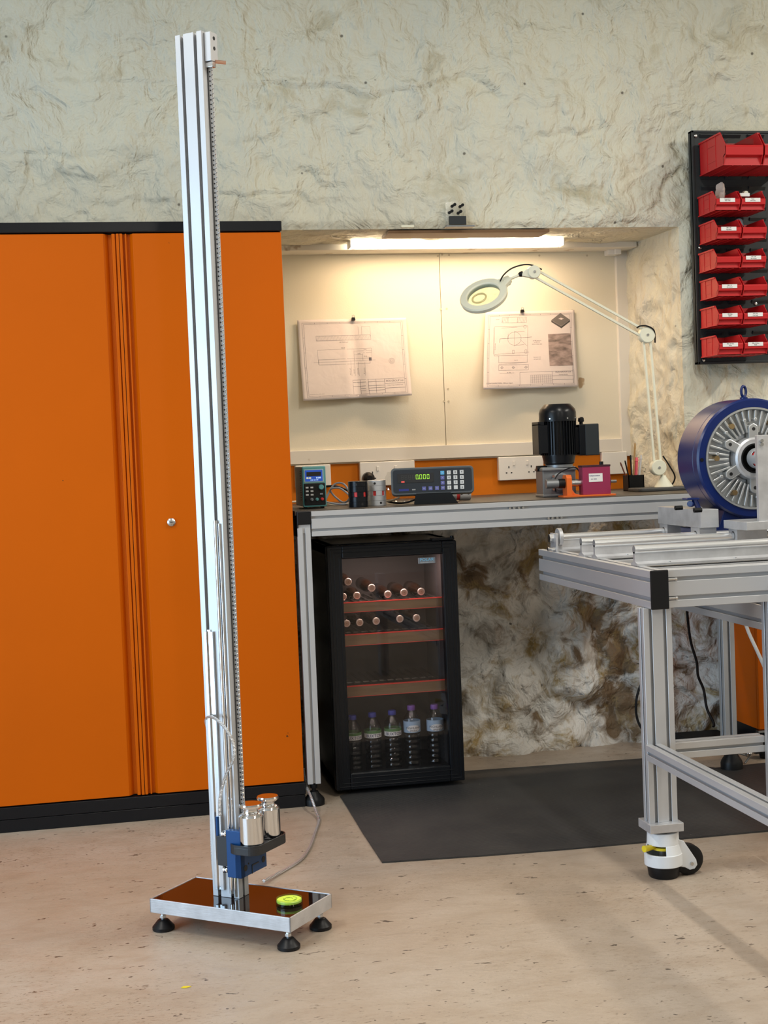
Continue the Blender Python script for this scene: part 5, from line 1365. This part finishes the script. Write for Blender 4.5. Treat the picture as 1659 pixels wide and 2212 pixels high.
# head: neck then ring
N0, N1 = G(1126, 592), G(1088, 608)
obj('neck', MB().tube([J3+Vector((-.01, 0, -.002)), N0, G(1108, 600), N1], .0055, 10), M_cream, t)
obj('shroud', MB().prism([(J3.x+.01, J3.z+.022), (J3.x-.03, J3.z+.010), (N0.x, N0.z+.003), (N0.x, N0.z-.008), (J3.x-.01, J3.z-.022)], -.010, .010, RX(PI/2)), M_cream, t, bev=.002)
obj('clamp_knob', MB().lathe([(.006, -.012), (.010, -.004), (.010, .006), (.005, .010)], 14, T(*N0) @ RY(PI/2.6)), M_black, t)
obj('tilt_knob', MB().lathe([(.004, 0), (.007, .006), (.007, .014), (.004, .018)], 12, T(*G(1099, 606)) @ RX(PI)), M_black, t)
RC = G(1045, 639)
# ring normal: tilted so it shows as a slanted ellipse
nrm = Vector((-.40, -.58, .70)).normalized()
A_ = Vector((N1.x-RC.x, 0, N1.z-RC.z)).normalized()
A_ = (A_-nrm*A_.dot(nrm)).normalized(); B_ = nrm.cross(A_)
MR = Matrix(((A_.x, B_.x, nrm.x, RC.x), (A_.y, B_.y, nrm.y, RC.y), (A_.z, B_.z, nrm.z, RC.z), (0, 0, 0, 1)))
Ro, Ri = .092, .063
ring = obj('ring_head', MB().lathe([(Ri, -.012), (Ro-.012, -.018), (Ro-.002, -.010), (Ro, .004), (Ro-.004, .010), (Ri+.004, .010), (Ri, .006), (Ri, -.012)], 60, MR, close=False), M_cream, t)
obj('head_bracket', MB().prism([(Ro-.01, -.028), (Ro+.030, -.014), (Ro+.034, .014), (Ro-.01, .028)], -.010, .009, MR), M_cream, ring, bev=.003)
obj('lens', MB().lathe([(.001, -.001), (Ri, -.001), (Ri, .002), (.001, .004)], 50, MR, close=False), clear_mat('lens glass', (.80, .86, .84), 2.2, .02), ring)
obj('small_lens', MB().tube([MR @ Vector((-.022+.026*math.cos(q), -.004+.026*math.sin(q), .006)) for q in [2*PI*k/28 for k in range(28)]], .0035, 8, True), mat('yellowish lens rim', (.65, .55, .25), .3), ring)
obj('power_lead', MB().tube(smooth([G(1080, 608, -.01), G(1088, 594, -.015), G(1105, 580, -.015), G(1130, 572, -.015), G(1150, 573, -.012), G(1170, 582, .0)], 8), .0028, 8), M_black, t)
obj('power_lead', MB().tube(smooth([G(1376, 708, -.0), G(1384, 704, -.018), G(1400, 705, -.018), G(1413, 715, -.016), G(1415, 740, .0)], 8), .003, 8), M_black, t)
obj('power_lead', MB().tube(smooth([G(1432, 985, .0), G(1446, 1006, .01), G(1458, 1030, .03), Vector((G(1462, 1048).x, .05, .016))], 8), .003, 8), M_black, t)
# ------------------------------------------------------------------ bin panel
YPn = 5.235
a = atY(1491, 282, YPn); b = atY(1509, 787, YPn)
px0 = (a.x+b.x)/2; zp1, zp0 = a.z, b.z
t = thing('louvre_panel', 'black steel louvred wall panel carrying the red bins', 'wall panel', (px0, YPn, zp0))
PW = .72; PH = zp1-zp0
obj('panel', MB().box((0, 0, 0), (PW, .012, PH)).box((0, -.004, 0), (.010, .030, PH)).box((0, -.004, 0), (PW, .030, .010)).box((0, -.004, PH-.010), (PW, .030, PH)).box((PW-.01, -.004, 0), (PW, .030, PH)), M_char, t, bev=.002)
mb = MB()
for k in range(22):
    z = .03+k*(PH-.06)/21
    for j in range(7):
        mb.prism([(-.0, z), (-.009, z+.012), (-.009, z+.014), (0, z+.016)], .035+j*.10, .105+j*.10, Matrix(((0,0,1,0),(1,0,0,0),(0,1,0,0),(0,0,0,1))))
obj('louvres', mb, M_char, t)
for px, py in ((1502, 294), (1511, 536), (1519, 778), (1632, 656)):
    p = atY(px, py, YPn); obj('screw', MB().lathe([(.007, 0), (.006, .003), (.002, .005)], 14, T(p.x-px0, -.002, p.z-zp0) @ RX(PI/2)), M_steel, t)
def bin_mesh(W_, D_, H_, th=.0022):
    """open-front picking bin; origin at back bottom left; front towards -Y"""
    def outl(x, off=0):  # side outline in (y,z)
        return [(-0.0, 0), (-D_*.93, 0), (-D_*.99, H_*.30), (-D_, H_*.56), (-D_*.90, H_), (0, H_)]
    mb = MB(); Mx = Matrix(((0,0,1,0),(1,0,0,0),(0,1,0,0),(0,0,0,1)))
    side = [(0, 0), (-D_*.90, 0), (-D_*.985, H_*.30), (-D_, H_*.50), (-D_*.965, H_*.62), (-D_*.80, H_), (0, H_)]
    for x in (0, W_-th): mb.prism(side, x, x+th, Mx)
    mb.box((0, -D_*.90, 0), (W_, 0, th))                      # floor
    mb.box((0, -th, 0), (W_, 0, H_))                          # back
    # front: lower recess (sloped) and label lip
    mb.prism([(-D_*.90, 0), (-D_*.90+th, 0), (-D_*.90+th, H_*.26), (-D_*.90, H_*.26)], 0, W_, Mx)
    mb.prism([(-D_*.90, H_*.24), (-D_*.985, H_*.30), (-D_*.985+th, H_*.33), (-D_*.90+th, H_*.27)], 0, W_, Mx)
    mb.prism([(-D_*.985, H_*.28), (-D_, H_*.50), (-D_*.985, H_*.56), (-D_*.985+th, H_*.56), (-D_*.97, H_*.30)], 0, W_, Mx)
    # rims and ribs
    for x, s in ((0, -1), (W_, 1)):
        mb.box((x, -D_*.80, H_-.006), (x+s*.004, 0, H_))
        mb.box((x, -D_*.90, 0), (x+s*.0025, 0, .004))
        for y in (.30, .62): mb.box((x, -D_*y-.001, 0), (x+s*.0016, -D_*y+.001, H_))
        mb.box((x, -D_*.62, H_*.70), (x+s*.0012, -D_*.30, H_*.71+.001)); mb.box((x, -D_*.62, H_*.24), (x+s*.0012, -D_*.30, H_*.25+.001))
    for k in (.25, .5, .75): mb.box((W_*k-.001, -D_*.9, -.0015), (W_*k+.001, 0, 0))
    return mb
small_me = bin_mesh(.098, .165, .077); small_me = small_me.mesh('bin_shell'); fixn(small_me)
big_me = bin_mesh(.152, .235, .128).mesh('bin_shell'); fixn(big_me)
for me_ in (small_me, big_me): me_.materials.append(M_red)
dot = MB().cyl((.049, -.1652, .0255), (.049, -.1662, .0255), .0012, 8).mesh('gate_mark'); dot.materials.append(M_keyw)
card_me = MB().box((.014, -.1662, .030), (.076, -.1652, .0445)).mesh('label_card'); card_me.materials.append(M_lblwhite)
rows = [('top', 0)]
def binat(label, px_fl, py_bl, me_, D_, W_, texts=None):
    """px/py: photo position of the front-left bottom corner"""
    p = atY(px_fl, py_bl, YPn-.012-D_*.90)
    o = thing('storage_bin', label, 'bin', (p.x, YPn-.012, p.z), 0, 'red picking bins on the black panel')
    sh = bpy.data.objects.new('bin_shell', me_); COL.objects.link(sh); sh.parent = o
    if texts is not None:
        c_ = bpy.data.objects.new('label_card', card_me); COL.objects.link(c_); c_.parent = o
        for k, s_ in enumerate(texts):
            label_text('card_text', s_, .0055, M_black, c_, T(.045, -.1664, .0405-.0062*k))
    return o, p
o1_, p1_ = binat('large red bin at the top left of the black panel holding clear cases', 1563, 357, big_me, .235, .152)
o_, p_ = binat('large red bin at the top right of the black panel, cut by the frame', 1643, 357, big_me, .235, .152); o_.location = (p1_.x+.159, o1_.location.y, p1_.z)
names = ['second', 'third', 'fourth', 'fifth', 'sixth', 'bottom']
bots = [455, 517, 580, 641, 703, 767]
cards_l = [['Capacitors', '100n 470n'], ['M4 x 10', 'Cap head'], None, ['M5 x 16', 'Set screws'], ['M6 Nuts', 'Nyloc'], ['M8 x 20 Hex', 'Bolts']]
cards_r = [['Fuses', 'Assorted'], None, ['M4 x 20', 'Set screws'], None, ['M6 x 30', 'Cap head'], ['M8 x 30 Hex', 'Bolts']]
for k in range(6):
    xx = 1544+k*.9+(2 if k in (1, 3, 4, 5) else 0)
    for side, txs, dx in (('left', cards_l[k], 0), ('right', cards_r[k], 0)):
        if side == 'left':
            o, p = binat(f"small red bin, left column of the panel, {names[k]} row{' with white label' if txs else ' without a label'}", xx, bots[k], small_me, .165, .098, txs)
            first = o
        else:
            o2 = thing('storage_bin', f"small red bin, right column of the panel, {names[k]} row{' with white label' if txs else ' without a label'}", 'bin', first.location+Vector((.104, 0, 0)), 0, 'red picking bins on the black panel')
            sh = bpy.data.objects.new('bin_shell', small_me); COL.objects.link(sh); sh.parent = o2
            if txs:
                c_ = bpy.data.objects.new('label_card', card_me); COL.objects.link(c_); c_.parent = o2
                for q, s_ in enumerate(txs): label_text('card_text', s_, .0055, M_black, c_, T(.045, -.1664, .0405-.0062*q))
    if k == 0: r2 = first.location.copy()
    if k == 1: r3 = first.location.copy()
# contents
p = bpy.data.objects['storage_bin'].location
tag(obj('plastic_case', MB().box((p.x+.02, p.y-.21, p.z+.078), (p.x+.125, p.y-.05, p.z+.100)), M_clear, bev=.002), 'clear plastic case lying in the top left red bin', 'case')
mb = MB(); n = 10
for j in range(n+1):
    for i in range(n+1):
        u, v = i/n, j/n
        mb.v.append((r2.x+.025+.05*u*(.45+.8*v*(1.25-v))+.010*v, r2.y-.09-.03*math.sin(u*3)+.008*fn((u*4, v*4, 0), 1, 2), r2.z+.02+.095*v*(1-.25*abs(u-.3))))
for j in range(n):
    for i in range(n): q = j*(n+1)+i; mb.f.append((q, q+1, q+n+2, q+n+1)); mb.sm.append(False)
tag(obj('paper_bag', mb, mat('frosted bag', (.42, .36, .33), .5)), 'crumpled translucent bag sticking up from a second row red bin', 'bag')
tag(obj('cotton_roll', MB().cyl((r2.x+.14, r2.y-.13, r2.z+.07), (r2.x+.17, r2.y-.05, r2.z+.085), .008, 12), M_cream), 'pale roll lying in the right second row red bin', 'roll')
tag(obj('folded_packet', MB().box((r2.x+.11, r2.y-.14, r2.z+.055), (r2.x+.15, r2.y-.09, r2.z+.068)), M_lblwhite, bev=.001), 'white packet lying in the right second row red bin', 'packet')
tag(obj('grey_pad', MB().cyl((r3.x+.118, r3.y-.11, r3.z+.05), (r3.x+.122, r3.y-.09, r3.z+.078), .015, 16), mat('slate pad', (.10, .13, .16), .6)), 'round slate grey part in the right third row red bin', 'part')
# ------------------------------------------------------------------ far right low cupboard and floor clutter
cX = 2.372
t = thing('low_cupboard', 'low orange cupboard on a black plinth beyond the bench leg at right', 'cupboard', (cX, 4.90, 0))
zb_ = .105
obj('body', MB().box((0, .02, zb_), (.6, .33, .90)), M_orange, t)
obj('door', MB().box((.0, 0, zb_), (.6, .018, .90)), M_orange, t, bev=.002)
obj('plinth', MB().box((.01, .06, 0), (.59, .32, zb_)), M_blackp, t)
obj('kick_strip', MB().box((.0, .01, zb_-.014), (.6, .03, zb_-.006)), M_steel, t)
wc = smooth([atY(1608, 1340, 4.7), atY(1618, 1368, 4.68), atY(1635, 1405, 4.66), atY(1655, 1450, 4.64), atY(1672, 1500, 4.64)], 8)
tag(obj('white_hose', MB().tube(wc, .0065, 8), M_white), 'white hose hanging in front of the low orange cupboard', 'hose')
bc = smooth([atY(1483, 1290, 5.16), atY(1485, 1330, 5.18), atY(1492, 1385, 5.20), atY(1505, 1430, 5.2), atY(1508, 1460, 5.2), atY(1520, 1490, 5.2), atY(1527, 1530, 5.18), atY(1541, 1560, 5.15), atY(1541, 1570, 5.14)], 8)
tag(obj('black_cable', MB().tube(bc, .0055, 8), M_black), 'black cable hanging against the whitewashed wall right of the table leg', 'cable')
bc = smooth([atY(1410, 1440, 5.17), atY(1384, 1480, 5.17), atY(1374, 1520, 5.17), atY(1379, 1560, 5.17), atY(1405, 1600, 5.15)], 8)
tag(obj('black_cable', MB().tube(bc, .005, 8), M_black), 'black cable curving out left of the table leg near the floor', 'cable')
a = atZ(1463, 1596, 0)
x1_ = atY(1470, 1585, 5.12).x
bb = MB().prism([(x1_, 5.06), (x1_+.2, 5.04), (2.34, 5.08), (2.34, 5.20), (x1_, 5.21)], .0, .055)
tag(obj('cable_tray', bb, M_blackm, bev=.01), 'long black tray on the floor against the wall under the bench', 'tray')
p = atZ(1655, 1640, 0)
tag(obj('rubber_wheel', MB().lathe([(.02, -.016), (.034, -.012), (.034, .012), (.02, .016)], 24, T(p.x, p.y+.02, .034) @ RY(PI/2) @ RX(.3)), M_blackm), 'small black rubber wheel on the floor at the right edge', 'puck')  # small black wheel lying loose on the floor
p = atZ(1615, 1650, 0)
t = thing('ball_joint_rod', 'small steel ball on a bent grey rod on the floor beside the bench foot', 'rod', (p.x, p.y, 0))
obj('ball', MB().lathe([(.001, -.014), (.010, -.010), (.014, 0), (.010, .010), (.001, .014)], 20, T(.006, .0, .040)), M_steel, t)
obj('rod', MB().tube([(-.085, 0, .075), (-.04, 0, .045), (.0, 0, .030), (.008, 0, .024), (-.01, 0, .004)], .004, 8), M_cgrey, t)
p = atZ(402, 2133, 0)
tag(obj('tape_scrap', MB().prism([(p.x-.012, p.y-.002), (p.x, p.y-.006), (p.x+.012, p.y), (p.x+.006, p.y+.004), (p.x-.006, p.y+.006)], .0005, .0015), M_yellow), 'tiny scrap of yellow tape on the floor near the bottom left', 'scrap')
